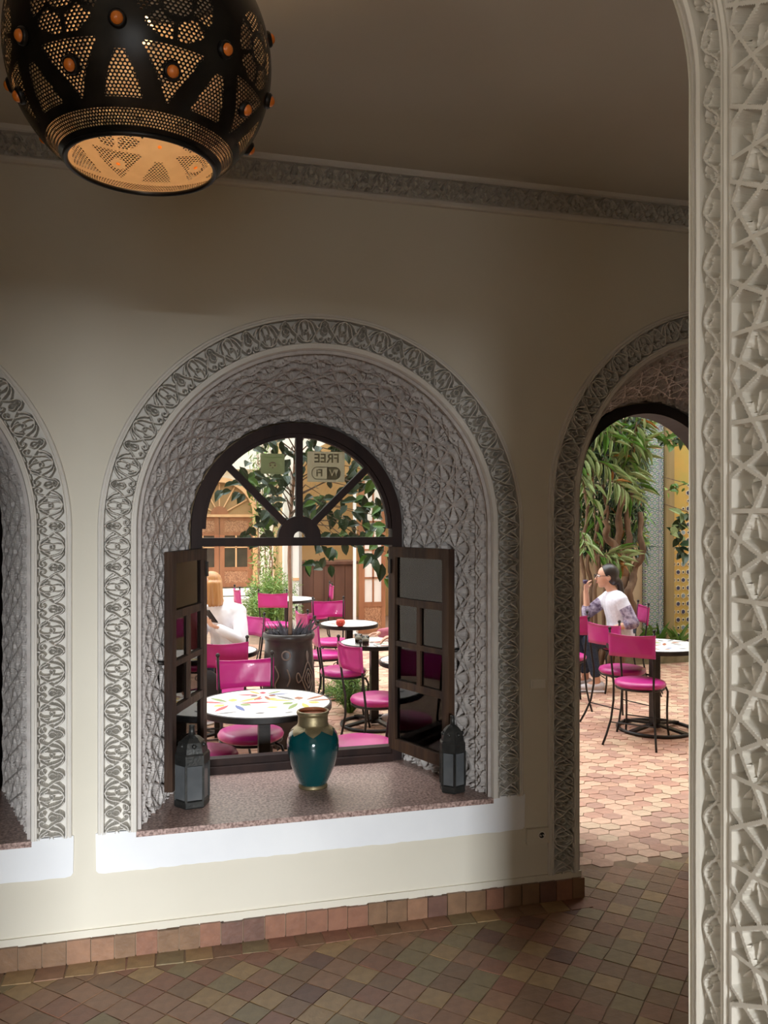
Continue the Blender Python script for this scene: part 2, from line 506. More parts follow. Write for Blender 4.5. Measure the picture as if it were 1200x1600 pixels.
STAR_P = 0.20
def star_tile(n):
    """interlaced strapwork at 27, 45 and 63 degrees that runs on across the tile edges, with rosettes"""
    p = STAR_P
    st = []
    c = p / 2
    def strap(a, b, w=.0050): st.append((poly([(a[0] * p, a[1] * p), (b[0] * p, b[1] * p)]), w, w, .019, True))
    for o in (.25, .75):
        strap((0, o), (1, o + .5)); strap((0, o + .5), (1, o))
        strap((o, 0), (o + .5, 1)); strap((o + .5, 0), (o, 1))
    strap((0, .5), (.5, 1)); strap((.5, 0), (1, .5)); strap((0, .5), (.5, 0)); strap((.5, 1), (1, .5))
    for (x, y) in ((c, c), (0, 0), (p, 0), (0, p), (p, p)):
        for k in range(10):
            m = R(k * 36)
            st.append((poly([(x + .014 * math.cos(m), y + .014 * math.sin(m)), (x + .024 * math.cos(m), y + .024 * math.sin(m))]), .0036, .0046, .016, True))
        st.append((ring(x, y, .004, .004), .0045, .0045, .018, True))
    for (u, v) in ((c, 0), (c, p), (0, c), (p, c)):
        st.append((ring(u, v, .010, .010), .0045, .0045, .019, True))
    U = np.arange(n) / n * p
    return tile_height(st, U, U, wrap_u=p, wrap_v=p)

def vine_tile(nv, nu, w, p):
    """wavy vine with a curled leaf in every lobe, period p along v"""
    a = w * 0.36
    pts = [(w / 2 + a * math.sin(2 * math.pi * k / 48), (k / 48 - 0.5) * p) for k in range(49)]
    t = w / 0.059
    st = [(poly(pts), .0050 * t, .0050 * t, .016, True)]
    for sgn in (1, -1):
        vc = p * 0.25 * sgn
        cu = w / 2 - sgn * 0.004 * t
        def q(u, v): return (w / 2 - sgn * u * t, vc + v * t)
        st += [(curve([q(.021, -.026), q(.012, -.012), q(.000, -.002), q(-.006, .012)]), .0085 * t, .0045 * t, .015, False),
               (ring(*q(.010, .006), .0055 * t, .0065 * t), .0034 * t, .0034 * t, .013, False),
               (curve([q(.004, .010), q(.006, .020), q(.016, .024)]), .005 * t, .003 * t, .014, False),
               (curve([q(.026, -.006), q(.026, .008)]), .004 * t, .0025 * t, .012, False),
               (curve([q(-.026, -.022), q(-.025, -.014)]), .0055 * t, .003 * t, .013, False),
               (curve([q(-.026, .022), q(-.025, .014)]), .0055 * t, .003 * t, .013, False)]
    V = (np.arange(nv) / nv - 0.5) * p
    return tile_height(st, np.linspace(0, w, nu), V, wrap_v=p)

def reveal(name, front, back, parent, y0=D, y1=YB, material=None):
    """splayed reveal between the front arch and the smaller arch at the back"""
    cx, zc, r, z0 = front
    bx, bz, br = back
    A = arch_path(cx, zc, r, z0, 300, 600)
    B = arch_path(bx, bz, br, z0, 300, 600)
    Mid = (A + B) / 2
    d = np.r_[0, np.cumsum(np.hypot(np.diff(Mid[:, 0]), np.diff(Mid[:, 1])))]
    nt = 50
    T = star_tile(nt)
    n = max(1, round(d[-1] / STAR_P))
    Hs = np.vstack([T] * n + [T[:1]])
    Hs = np.hstack([Hs, Hs, Hs[:, :1]])
    nvn = 14
    vt = vine_tile(nvn * 2, 14, 0.06, 0.10)
    rows = Hs.shape[0]
    reps = int(rows / (nvn * 2)) + 2
    Hv = np.vstack([vt] * reps)[:rows]
    q0 = np.array([0.0, 0.012, 0.018, 0.06, 0.065, 0.072])
    h0 = np.array([-0.002, 0.0, 0.009, 0.009, 0.002, 0.009])
    qv = np.linspace(0.08, 0.155, 14)
    q1 = np.array([0.162, 0.170, 0.177]); h1 = np.array([0.009, 0.009, 0.001])
    qs = np.linspace(0.18, 0.84, Hs.shape[1])
    q2 = np.array([0.845, 0.855, 0.862]); h2 = np.array([0.008, 0.008, 0.001])
    qw = np.linspace(0.87, 0.94, 14)
    q3 = np.array([0.95, 1.0]); h3 = np.array([0.007, 0.007])
    Q = np.r_[q0, qv, q1, qs, q2, qw, q3]
    H = np.hstack([np.tile(h0, (rows, 1)), Hv * 1.2, np.tile(h1, (rows, 1)), Hs, np.tile(h2, (rows, 1)), Hv * 1.2, np.tile(h3, (rows, 1))])
    s = np.linspace(0, d[-1], rows)
    a = np.stack([np.interp(s, d, A[:, i]) for i in range(4)], 1)
    b = np.stack([np.interp(s, d, B[:, i]) for i in range(4)], 1)
    V = np.zeros((rows, len(Q), 3))
    H = H * 1.55 - 0.022 * np.clip((Q[None] - 0.012) / 0.04, 0, 1)
    V[:, :, 0] = a[:, 0:1] + (b[:, 0:1] - a[:, 0:1]) * Q - H * a[:, 2:3]
    V[:, :, 2] = a[:, 1:2] + (b[:, 1:2] - a[:, 1:2]) * Q - H * a[:, 3:4]
    V[:, :, 1] = y0 + (y1 - y0) * Q[None] - H * 0.25
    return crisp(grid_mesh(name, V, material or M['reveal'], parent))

def wall_with_holes(name, contour, holes, y, material, flip=False):
    loops = [[Vector((x, z, 0)) for x, z in contour]] + [[Vector((x, z, 0)) for x, z in h] for h in holes]
    tris = tessellate_polygon(loops)
    pts = [p for l in loops for p in l]
    mb = MB()
    fs = []
    for t in tris:
        a, b, c = [pts[i] for i in t]
        area = (b.x - a.x) * (c.y - a.y) - (b.y - a.y) * (c.x - a.x)
        want = (area > 0) != flip
        fs.append(tuple(t) if want else tuple(reversed(t)))
    mb.add([(p.x, y, p.y) for p in pts], fs)
    return mb
def loop_of(cx, zc, r, z0, n=64):
    pts = [(cx - r, z0)]
    pts += [(cx + r * math.cos(math.pi - math.pi * k / n), zc + r * math.sin(math.pi - math.pi * k / n)) for k in range(n + 1)]
    pts += [(cx + r, z0)]
    return pts

# ------------------------------------------------------------------ front wall
def hole(k, z0):
    cx, zc, r, _ = ARCH[k]
    return loop_of(cx, zc, r + 0.14, z0)
dl = hole('door', 0.0)
contour = [(-4, 0)] + dl + [(5, 0), (5, CEIL), (-4, CEIL)]
wall_front = wall_with_holes('wall_front', contour, [hole('centre', 0.47), hole('left', 0.47)], D, M['wall']).build('wall_front', M['wall'])
tag(wall_front, 'cream painted wall with carved stucco arches around window and doorway', kind='structure')
dlb = loop_of(*BACK['door'], 0.0)
contour = [(-8, -0.02)] + dlb + [(9, 0), (9, 8), (-8, 8)]  # raised high to shade the chair backs that face it
wall_court = wall_with_holes('wall_courtyard_face', contour, [loop_of(*BACK['centre'], 0.46), loop_of(*BACK['left'], 0.46)], YE, M['court_face'], True).build('wall_courtyard_face', M['court_face'])
tag(wall_court, 'unseen courtyard side of the arcade wall, dark to cut bounced light', kind='structure')

for k, nm in (('centre', 'carved_arch_band'), ('door', 'carved_arch_band')):
    cx, zc, r, z0 = ARCH[k]
    b = arch_band(nm, cx, zc, r, max(z0, 0.115), wall_front)
    if k == 'centre': band_c = b
ob = inst('carved_arch_band', band_c.data, wall_front, (ARCH['left'][0] - ARCH['centre'][0], 0, 0))
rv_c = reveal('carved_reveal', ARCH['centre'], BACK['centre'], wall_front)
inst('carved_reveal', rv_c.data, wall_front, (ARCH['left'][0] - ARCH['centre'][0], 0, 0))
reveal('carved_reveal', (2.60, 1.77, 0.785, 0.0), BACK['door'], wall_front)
MB().bx(1.665, 1.815, D, D + 0.03, 0, 0.125).bx(3.385, 3.54, D, D + 0.03, 0, 0.125).build('arch_foot', M['wall'], wall_front)
# straight jambs between the window plane and the courtyard face
for k in ('centre', 'left', 'door'):
    bx_, bz_, br_ = BACK[k]
    P = arch_path(bx_, bz_, br_, 0.0 if k == 'door' else 0.46, 10, 48)
    V = np.zeros((len(P), 2, 3))
    V[:, :, 0] = P[:, 0:1]; V[:, :, 2] = P[:, 1:2]
    V[:, 0, 1] = YB - 0.005; V[:, 1, 1] = YE
    grid_mesh('jamb_return', V, M['court_wall'], wall_front)

# white plaster panels under the window niches, with ragged lower edges
def plaster_panel(cx, seed):
    rng = random.Random(seed)
    x0, x1, z0, z1 = cx - 0.897, cx + 0.897, 0.331, 0.474
    n = 60
    low = [(x0 + (x1 - x0) * k / n, z0 + rng.uniform(-0.0022, 0.0022)) for k in range(1, n)]
    poly_ = [(x0, z0 + 0.012), (x0 + 0.008, z0 + 0.003)] + low + [(x1 - 0.008, z0 + 0.003), (x1, z0 + 0.014), (x1 + 0.002, z1), (x0 - 0.002, z1)]
    mb = MB().prism(poly_, D - 0.009, D + 0.001)
    mb.bx(x0 - 0.002, cx - 0.7455, D - 0.0092, D + 0.03, 0.465, 0.487).bx(cx + 0.7455, x1 + 0.002, D - 0.0092, D + 0.03, 0.465, 0.487)
    return mb.build('plaster_panel', M['white'], wall_front)
plaster_panel(ARCH['centre'][0], 3)
plaster_panel(ARCH['left'][0], 8)

# granite sills
for k in ('centre', 'left'):
    cx, zc, r, z0 = ARCH[k]
    br = BACK[k][2]
    pol = [(cx - r - 0.004, D - 0.012), (cx + r + 0.004, D - 0.012), (cx + r + 0.004, D + 0.004), (BACK[k][0] + br + 0.02, YE + 0.02), (BACK[k][0] - br - 0.02, YE + 0.02), (cx - r - 0.004, D + 0.004)]
    MB().prism(pol, 0.460, 0.4825, axis='z').build('granite_sill', M['granite'], wall_front)

# carved cornice under the ceiling
def cornice():
    x0, x1 = -2.4, 3.6
    Hc, Uc = band_heights(x1 - x0, 0.088, 0.0036, 0.0032, 0.15)
    n = Hc.shape[0]
    pre = [(-0.002, -0.01), (0.0, 0.012), (0.007, 0.020), (0.014, 0.020), (0.016, 0.012), (0.022, 0.012), (0.024, 0.020)]
    post = [(0.002, 0.020), (0.010, 0.018), (0.012, 0.014), (0.020, 0.020), (0.032, 0.022)]
    Z = np.array([3.045 + a for a, _ in pre] + list(3.069 + Uc) + [3.157 + a for a, _ in post])
    H = np.hstack([np.tile([h for _, h in pre], (n, 1)), Hc * 0.028 - 0.006, np.tile([h for _, h in post], (n, 1))])
    V = np.zeros((n, len(Z), 3))
    V[:, :, 0] = np.linspace(x1, x0, n)[:, None]
    V[:, :, 2] = Z[None]
    V[:, :, 1] = D - 0.004 - H
    return crisp(grid_mesh('carved_cornice', V, M['stucco'], wall_front))
cornice()

# ------------------------------------------------------------------ room shell
def struct(name, mb, m, label=None):
    o = mb.build(name, m)
    o['kind'] = 'structure'
    if label: o['label'] = label
    return o
struct('ceiling', MB().bx(-4, 5, -4.6, YE - 0.002, CEIL, CEIL + 0.1), M['ceiling'], 'dim beige painted ceiling')
# unseen camera-side room; rear door and left window openings placed to shape the light
mb = MB().bx(-2.7, -1.6, -4.6, -4.45, 0, CEIL).bx(0.20, 5.0, -4.6, -4.45, 0, CEIL).bx(-1.6, 0.20, -4.6, -4.45, 2.1, CEIL)
struct('wall_rear', mb, M['wall'])
mb = MB().bx(-2.7, -2.55, -4.45, -1.05, 0, CEIL).bx(-2.7, -2.55, 0.15, 1.05, 0, CEIL).bx(-2.7, -2.55, -1.05, 0.15, 0, 0.65).bx(-2.7, -2.55, -1.05, 0.15, 2.35, CEIL)
struct('wall_left', mb, M['wall'])
struct('wall_right', MB().bx(4.9, 5.0, -4.45, D, 0, CEIL), M['wall'])
struct('wall_corridor_end', MB().bx(-4.1, -4.0, 1.05, D, 0, CEIL), M['wall'])

# ------------------------------------------------------------------ near arch with carved jamb (right edge of the view)
XJ = 1.0
YF = 1.422
ZS = 2.54          # springing
RC = 0.44          # haunch radius
def jamb_path(n_leg=500):
    """from the floor up the right jamb, round the haunch, along the flat crown to the middle (x, z, outward nx, nz)"""
    pts = [(XJ, ZS * k / n_leg, 1.0, 0.0) for k in range(n_leg)]
    for k in range(61):
        a = R(66) * k / 60
        pts.append((XJ - RC + RC * math.cos(a), ZS + RC * math.sin(a), math.cos(a), math.sin(a)))
    x0, z0 = pts[-1][0], pts[-1][1]
    xm = 0.20
    Rb = (x0 - xm) / math.cos(R(66))
    cz = z0 - Rb * math.sin(R(66))
    for k in range(1, 41):
        a = R(66) + (R(90) - R(66)) * k / 40
        pts.append((xm + Rb * math.cos(a), cz + Rb * math.sin(a), math.cos(a), math.sin(a)))
    return np.array(pts)
PL = 0.3185
def lattice_tile(nv, nu, w=0.118):
    c = w / 2
    st = []
    s = .0076
    def strap(a, b): st.append((poly([a, b]), s, s, .030, True))
    Pq, Ph = PL / 4, PL / 2
    for sg in (1, -1):
        strap((0, sg * Pq), (w, sg * Pq))
        strap((.006, 0), (w - .006, sg * Ph))
        strap((0, sg * .041), (w, -sg * .0176))
        strap((w, sg * (Ph - .041)), (0, sg * (Ph + .0176)))
        strap((.002, sg * .041), (.002, sg * (Ph - .0176)))
        strap((w - .002, sg * .0176), (w - .002, sg * (Ph - .041)))
        # palmette leaves in the two wide sectors round each node
        for base in (118, 298):
            for da, ln, r0 in ((-46, .036, .0052), (-16, .052, .0064), (16, .052, .0064), (46, .036, .0052)):
                a = R((180 - (base + da)) if sg > 0 else (180 + base + da))
                if sg > 0: a = R(base + da)
                else: a = R(-(base + da))
                a0 = (c + .010 * math.cos(a), sg * Pq + .010 * math.sin(a))
                a1 = (c + ln * .7 * math.cos(a), sg * Pq + ln * .7 * math.sin(a))
                a2 = (c + ln * math.cos(a), sg * Pq + ln * math.sin(a))
                st.append((poly([a0, a1]), r0 * .5, r0 * 1.4, .025, False))
                st.append((poly([a1, a2]), r0 * 1.4, r0 * .4, .025, False))
        # small pyramids beside the border
        st.append((poly([(.010, sg * .017), (.010, sg * .026)]), .0085, .005, .020, False))
        st.append((poly([(w - .010, Ph - sg * .017), (w - .010, Ph - sg * .026)]), .0085, .005, .020, False))
    V = (np.arange(nv) / nv - 0.5) * PL
    return tile_height(st, np.linspace(0, w, nu), V, wrap_v=PL)
def near_jamb():
    path = jamb_path()
    d = np.r_[0, np.cumsum(np.hypot(np.diff(path[:, 0]), np.diff(path[:, 1])))]
    # keep a kite centre at the height seen in the photo
    z_kite = 1.7 + (812 - 594) / 1300.0 * 1.51
    nv = 118
    res = PL / nv
    s = np.arange(0, d[-1], res)
    n = len(s)
    P = np.stack([np.interp(s, d, path[:, i]) for i in range(4)], 1)
    T = lattice_tile(nv, 46)
    idx = (np.round((s - z_kite) / res).astype(int) + nv // 2) % nv
    HL = T[idx]
    pv = 0.105
    nvv = int(round(pv / res))
    VT = vine_tile(nvv, 24, 0.059, pv)
    idv = (np.arange(n)) % nvv
    HV = VT[idv]
    def mould(w):
        a = [(0.0, .0), (.02, .024), (.12, .028), (.24, .027), (.30, .021), (.36, .027), (.50, .030), (.64, .027), (.70, .021), (.76, .027), (.88, .028), (.98, .024), (1.0, .0)]
        return [(x * w, h) for x, h in a]
    def mould_edge(w):
        a = [(0.0, .0), (.03, .022), (.2, .026), (.42, .027), (.47, .019), (.53, .019), (.58, .027), (.8, .029), (.97, .026), (1.0, .0)]
        return [(x * w, h) for x, h in a]
    cols, hs = [], []
    def flat(start, prof):
        for x, h in prof:
            cols.append(start + x); hs.append(np.full(n, h))
    def tiles(start, w, H):
        for k in range(H.shape[1]):
            cols.append(start + w * k / (H.shape[1] - 1)); hs.append(H[:, k])
    cols.append(-0.0004); hs.append(np.full(n, -0.02))
    flat(0.0, mould_edge(.0335)); tiles(.034, .059, HV * 1.55); flat(.0935, mould(.033))
    tiles(.127, .118, HL)
    flat(.2455, mould(.033)); tiles(.279, .059, HV[:, ::-1] * 1.55); flat(.3385, mould_edge(.0335))
    cols.append(.3724); hs.append(np.full(n, -0.02))
    H = np.stack(hs, 1)
    # a little hand-cut wobble and chips along the outer arris
    rng = np.random.default_rng(5)
    wob = np.convolve(rng.normal(0, 1, n + 60), np.ones(61) / 61, 'valid')[:n] * 0.004
    Cc = np.array(cols)
    V = np.zeros((n, len(cols), 3))
    H2 = (H - 0.030) * 1.4 + 0.004
    V[:, :, 0] = P[:, 0:1] - H2 * P[:, 2:3]
    V[:, :, 2] = P[:, 1:2] - H2 * P[:, 3:4]
    V[:, :, 1] = YF - Cc[None] + wob[:, None] * (Cc[None] < 0.03)
    return crisp(grid_mesh('carved_jamb', V[:, ::-1], M['jamb']))
jp = jamb_path(4)
side = [(p[0] - 0.0, p[1]) for p in jp]
opening = [(0.4 - x, z) for x, z in side] + list(reversed(side[:-1]))
contour = [(-4, 0)] + opening + [(5, 0), (5, CEIL), (-4, CEIL)]
wa = wall_with_holes('a', contour, [], YF, M['wall'], True)
wb = wall_with_holes('b', contour, [], YF - 0.372, M['wall'], False)
wa.add(wb.v, wb.f)
wall_near = wa.build('wall_near_arch', M['wall'])
tag(wall_near, 'near wall whose carved stucco arch frames the right edge', kind='structure')
cj = near_jamb()
cj.parent = wall_near
c2 = inst('carved_jamb', cj.data, wall_near, (0.4, 0, 0), (0, 0, 0), (-1, 1, 1))
# ------------------------------------------------------------------ floors
def proj(x, y, z):
    f = x * math.sin(R(15)) + y * math.cos(R(15)); r = x * math.cos(R(15)) - y * math.sin(R(15))
    if f < 0.1: return (-9999, -9999)
    return (600 + 1300 * r / f, 812 - 1300 * (z - 1.7) / f)
def frustum(poly_, z0, z1, inset):
    cx = sum(p[0] for p in poly_) / len(poly_); cy = sum(p[1] for p in poly_) / len(poly_)
    n = len(poly_)
    top = [(cx + (p[0] - cx) * (1 - inset), cy + (p[1] - cy) * (1 - inset), z1) for p in poly_]
    bot = [(p[0], p[1], z0) for p in poly_]
    return bot + top, [tuple(range(n, 2 * n))] + [(i, (i + 1) % n, n + (i + 1) % n, n + i) for i in range(n)]
floor = struct('floor', MB().bx(-4, 5, -4.6, YE + 0.05, -0.08, -0.0022), M['grout'], 'floor of worn glazed terracotta tiles laid diagonally')
rng = random.Random(11)
h = 0.0490
sq = [(-h, -h), (h, -h), (h, h), (-h, h)]
TILE_ME = []
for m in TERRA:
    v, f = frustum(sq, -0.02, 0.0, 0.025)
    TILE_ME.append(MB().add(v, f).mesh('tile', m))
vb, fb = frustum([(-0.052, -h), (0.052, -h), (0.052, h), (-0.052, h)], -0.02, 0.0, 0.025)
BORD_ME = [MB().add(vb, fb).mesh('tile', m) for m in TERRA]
stuff = MB()
cand = []
pit = 0.1005
for i in range(-75, 76):
    for j in range(-75, 76):
        x = (i - j) * pit / math.sqrt(2) + 0.3; y = (i + j) * pit / math.sqrt(2) + 2.6
        if not (-3.2 < x < 4.6 and 0.4 < y < 3.80): continue
        if y > 3.38 and not (1.85 < x < 3.35): continue
        if 3.4 < y and not (1.8 + (y - 3.4) * 0.43 < x < 3.4 - (y - 3.4) * 0.43): continue
        cand.append((x, y, False))
for k in range(-30, 50):
    x = -1.6 + k * 0.109
    if x < 1.86: cand.append((x, 3.335, True))
for (x, y, bord) in cand:
    px, py = proj(x, y, 0)
    seen = -25 < px < 1085 and 1370 < py < 1625 and not (px > 900 and py < 1330)
    mi = rng.choices(range(6), (3, 4, 4, 3, 4, 1))[0]
    z = rng.uniform(-0.0012, 0.0012) + (0.0022 if bord else 0) - (0.004 if y > 3.6 else 0)
    rot = (R(rng.uniform(-.5, .5)), R(rng.uniform(-.5, .5)), (0 if bord else R(45)) + R(rng.uniform(-3.5, 3.5)))
    if seen:
        inst('tile', (BORD_ME if bord else TILE_ME)[mi], floor, (x, y, z), rot)
    else:
        cz = math.cos(rot[2]); sz = math.sin(rot[2])
        src, ff = (vb, fb) if bord else frustum(sq, -0.02, 0.0, 0.025)
        stuff.add([(x + p[0] * cz - p[1] * sz, y + p[0] * sz + p[1] * cz, p[2] + z) for p in src], ff, mi)
tag(stuff.build('tile_field', TERRA, floor), kind='stuff')

court = struct('floor_courtyard', MB().bx(-8, 9, YE + 0.05, 18, -0.08, -0.006), M['court_grout'], 'courtyard paving of worn pinkish terracotta pieces')
hx, hy = 0.062, 0.046
hexa = [(-hx, 0), (-hx * .55, -hy), (hx * .55, -hy), (hx, 0), (hx * .55, hy), (-hx * .55, hy)]
hv, hf = frustum(hexa, -0.02, 0.0, 0.03)
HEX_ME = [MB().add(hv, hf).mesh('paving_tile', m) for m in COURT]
stuff = MB()
cells = []
ry = hy * 1.03
for j in range(0, 170):
    for i in range(-30, 70):
        x = i * hx * 3.1 + (hx * 1.55 if j % 2 else 0); y = 3.70 + j * ry
        if y > 11.4 or x < -0.8 or x > 6.6: continue
        if y < YE + 0.06 and not (1.86 + (y - 3.4) * 0.43 < x < 3.34 - (y - 3.4) * 0.43): continue
        px, py = proj(x, y, 0)
        if -200 < px < 1300: cells.append((x, y, px, py))
door_cells = sorted([c for c in cells if 905 < c[2] < 1075], key=lambda c: c[1])[:300]
dset = set((c[0], c[1]) for c in door_cells)
for (x, y, px, py) in cells:
    mi = rng.randrange(5)
    z = rng.uniform(-0.002, 0.002); a = R(rng.uniform(-4, 4))
    if (x, y) in dset:
        inst('paving_tile', HEX_ME[mi], court, (x, y, z), (R(rng.uniform(-.8, .8)), R(rng.uniform(-.8, .8)), a))
    else:
        ca, sa = math.cos(a), math.sin(a)
        stuff.add([(x + p[0] * ca - p[1] * sa, y + p[0] * sa + p[1] * ca, p[2] + z) for p in hv], hf, mi)
tag(stuff.build('paving_field', COURT, court), kind='stuff')
# skirting of clay tiles along the front wall
bb = struct('baseboard_front', MB().bx(-2.6, 1.832, D - 0.010, D + 0.002, 0, 0.084), M['grout'], 'low skirting of square terracotta tiles')
x = -2.6
k = 0
while x < 1.815:
    w = rng.uniform(0.078, 0.094)
    if x + w > 1.80: w = 1.838 - x
    tz = 0.089 + rng.uniform(-0.004, 0.003)
    mb = MB().bx(x + 0.002, x + w - 0.002, D - 0.020 - rng.uniform(0, 0.003), D - 0.002, 0.001, tz)
    o = mb.build('tile', TERRA[rng.choices(range(6), (5, 5, 0, 0, 4, 2))[0]], bb)
    x += w
# return of the skirting into the doorway
for q in range(3):
    MB().bx(1.822, 1.842, D - 0.018 + 0.085 * q + 0.002, D - 0.018 + 0.085 * (q + 1) - 0.002, 0.001, 0.088).build('tile', TERRA[q], bb)
# plaster lip above the skirting
lip = MB()
n = 120
for k in range(n):
    xa, xb = -2.6 + 4.43 * k / n, -2.6 + 4.43 * (k + 1) / n
    lip.bx(xa, xb, D - 0.007 - rng.uniform(0, 0.002), D + 0.001, 0.089 + rng.uniform(-0.004, 0.003), 0.118)
lip.build('plaster_lip', M['wall'], wall_front)

# ------------------------------------------------------------------ arched window
def arc(cx, cz, r, a0, a1, n):
    return [(cx + r * math.cos(R(a0 + (a1 - a0) * k / n)), cz + r * math.sin(R(a0 + (a1 - a0) * k / n))) for k in range(n + 1)]
def strip_prism(mb, inner, outer, y0, y1):
    n = len(inner)
    for k in range(n - 1):
        mb.prism([inner[k], inner[k + 1], outer[k + 1], outer[k]], y0, y1)
ZT0, ZT1 = 1.572, 1.612     # transom
def make_sash(parent, x, ang, flip, wide=0.46):
    s = empty('sash', (x, YB - 0.035, 0.552), R(ang))
    s.parent = parent
    g = -1 if flip else 1
    H = 1.012; th = 0.036; st = 0.047
    def b(nm, x0, x1, z0, z1, t=th, m='worn_wood', par=None):
        a, c = sorted((g * x0, g * x1))
        return MB().bx(a, c, -t / 2, t / 2, z0, z1).build(nm, M[m], par or s)
    b('stile', 0, st, 0, H); b('stile', wide - st, wide, 0, H)
    zr = [0, .055, .315, .350, .520, .545, .725, .760, H - .05, H]
    b('rail', st, wide - st, zr[0], zr[1]); b('rail', st, wide - st, zr[8], zr[9])
    for a, c in ((2, 3), (4, 5), (6, 7)): b('rail', st, wide - st, zr[a], zr[c], 0.030)
    b('muntin', wide / 2 - .013, wide / 2 + .013, zr[3], zr[4], 0.028); b('muntin', wide / 2 - .013, wide / 2 + .013, zr[5], zr[6], 0.028)
    for (a, c, two) in ((1, 2, 0), (3, 4, 1), (5, 6, 1), (7, 8, 0)):
        if two:
            b('pane', st, wide / 2 - .013, zr[a], zr[c], 0.004, 'glass'); b('pane', wide / 2 + .013, wide - st, zr[a], zr[c], 0.004, 'glass')
        else:
            b('pane', st, wide - st, zr[a], zr[c], 0.004, 'glass')
    return s, g, wide, H
def make_window(name, cx, open_=True):
    w = empty(name, (cx, YB, 0.482))
    w['kind'] = 'structure'
    w['label'] = 'dark wooden arched window with fanlight' + (' and two open casements' if open_ else '')
    zc = 1.655 - 0.482
    y0, y1 = -0.045, 0.03
    ro, ri = 0.521, 0.470
    mb = MB()
    strip_prism(mb, arc(0, zc, ri, 0, 180, 48), arc(0, zc, ro, 0, 180, 48), y0, y1)
    strip_prism(mb, arc(0, zc, ri - 0.018, 0, 180, 48), arc(0, zc, ri, 0, 180, 48), y0 + 0.022, y1 - 0.01)
    mb.build('arched_head', M['darkwood'], w)
    for sx in (-1, 1):
        a, b = sorted((sx * ri, sx * ro))
        MB().bx(a, b, y0, y1, 0, zc).build('jamb', M['darkwood'], w)
    MB().bx(-ri, ri, y0 - 0.012, y1, 0, 0.034).bx(-ri, ri, y0 + 0.02, y1, 0.034, 0.066).build('bottom_rail', M['darkwood'], w)
    t0, t1 = ZT0 - 0.482, ZT1 - 0.482
    MB().bx(-ri, ri, y0, y1, t0, t1).build('transom', M['darkwood'], w)
    # hub with half-round eye
    hub = MB()
    strip_prism(hub, arc(0, t1, 0.030, 0, 180, 24), arc(0, t1, 0.106, 0, 180, 24), y0 + 0.01, y1 - 0.01)
    hub.build('fan_hub', M['darkwood'], w)
    for a in (45, 90, 135):
        c, s_ = math.cos(R(a)), math.sin(R(a))
        MB().beam((c * 0.10, -0.008, t1 + s_ * 0.10), (c * 0.500, -0.008, (t1 + s_ * 0.500) if a != 90 else zc + ri), 0.034, 0.036, up=(0, 1, 0)).build('fan_bar', M['darkwood'], w)
    for a0, a1 in ((2, 43), (47, 88), (92, 133), (137, 178)):
        g = MB()
        outer = []
        for k in range(13):
            a = R(a0 + (a1 - a0) * k / 12)
            # distance from the hub to the head along this ray
            dz = t1 - zc
            bq = math.sin(a) * dz
            t = -bq + math.sqrt(bq * bq - dz * dz + (ri - 0.004) ** 2)
            outer.append((t * math.cos(a), t1 + t * math.sin(a)))
        strip_prism(g, arc(0, t1, 0.10, a0, a1, 12), outer, -0.004, 0.0)
        g.build('pane', M['glass'], w)
    gl = MB(); gl.prism(arc(0, t1, 0.030, 0, 180, 12), -0.004, 0.0); gl.build('pane', M['glass'], w)
    if open_:
        specs = ((-0.472, -113.5, False), (0.472, 113.0 - 180 + 180, True))
        sl, g, wide, H = make_sash(w, -0.466, -111.0, False)
        sr, g2, _, _ = make_sash(w, 0.466, 111.0, True)
        for s in (sl, sr):
            s.location = (s.location[0], -0.055, 0.552 - 0.482)
        for s, gg in ((sl, 1), (sr, -1)):
            hb = MB().tube([(gg * (wide - .012), .018 * gg * 0 - 0.018, .54), (gg * (wide - .006), -0.045, .545), (gg * (wide - .006), -0.055, .52), (gg * (wide - .006), -0.050, .45), (gg * (wide - .006), -0.060, .43)], [.008, .009, .011, .009, .006], 8)
            hb.build('handle', M['iron'], s, smooth=True)
            MB().bx(min(gg * .0, gg * .02), max(gg * .0, gg * .02), -.026, .026, .88, .95).build('hinge', M['iron'], s)
    else:
        sl, g, wide, H = make_sash(w, -0.466, 0, False)
        sr, g2, _, _ = make_sash(w, 0.466, 0, True)
        for s in (sl, sr): s.location = (s.location[0], 0.0, 0.552 - 0.482)
    return w
win = make_window('window_1', BACK['centre'][0])
win2 = make_window('window_2', BACK['left'][0], False)
# dark wooden head of the doorway
mb = MB()
zc = BACK['door'][1]
strip_prism(mb, arc(2.60, zc, 0.445, 0, 180, 40), arc(2.60, zc, 0.502, 0, 180, 40), YB - 0.05, YE + 0.01)
df = struct('door_1', mb, M['black'], 'dark arched wooden door frame')
for sx in (-1, 1):
    a, b = sorted((2.60 + sx * 0.445, 2.60 + sx * 0.502))
    MB().bx(a, b, YB - 0.05, YE + 0.01, 0, zc).build('jamb', M['darkwood'], df)

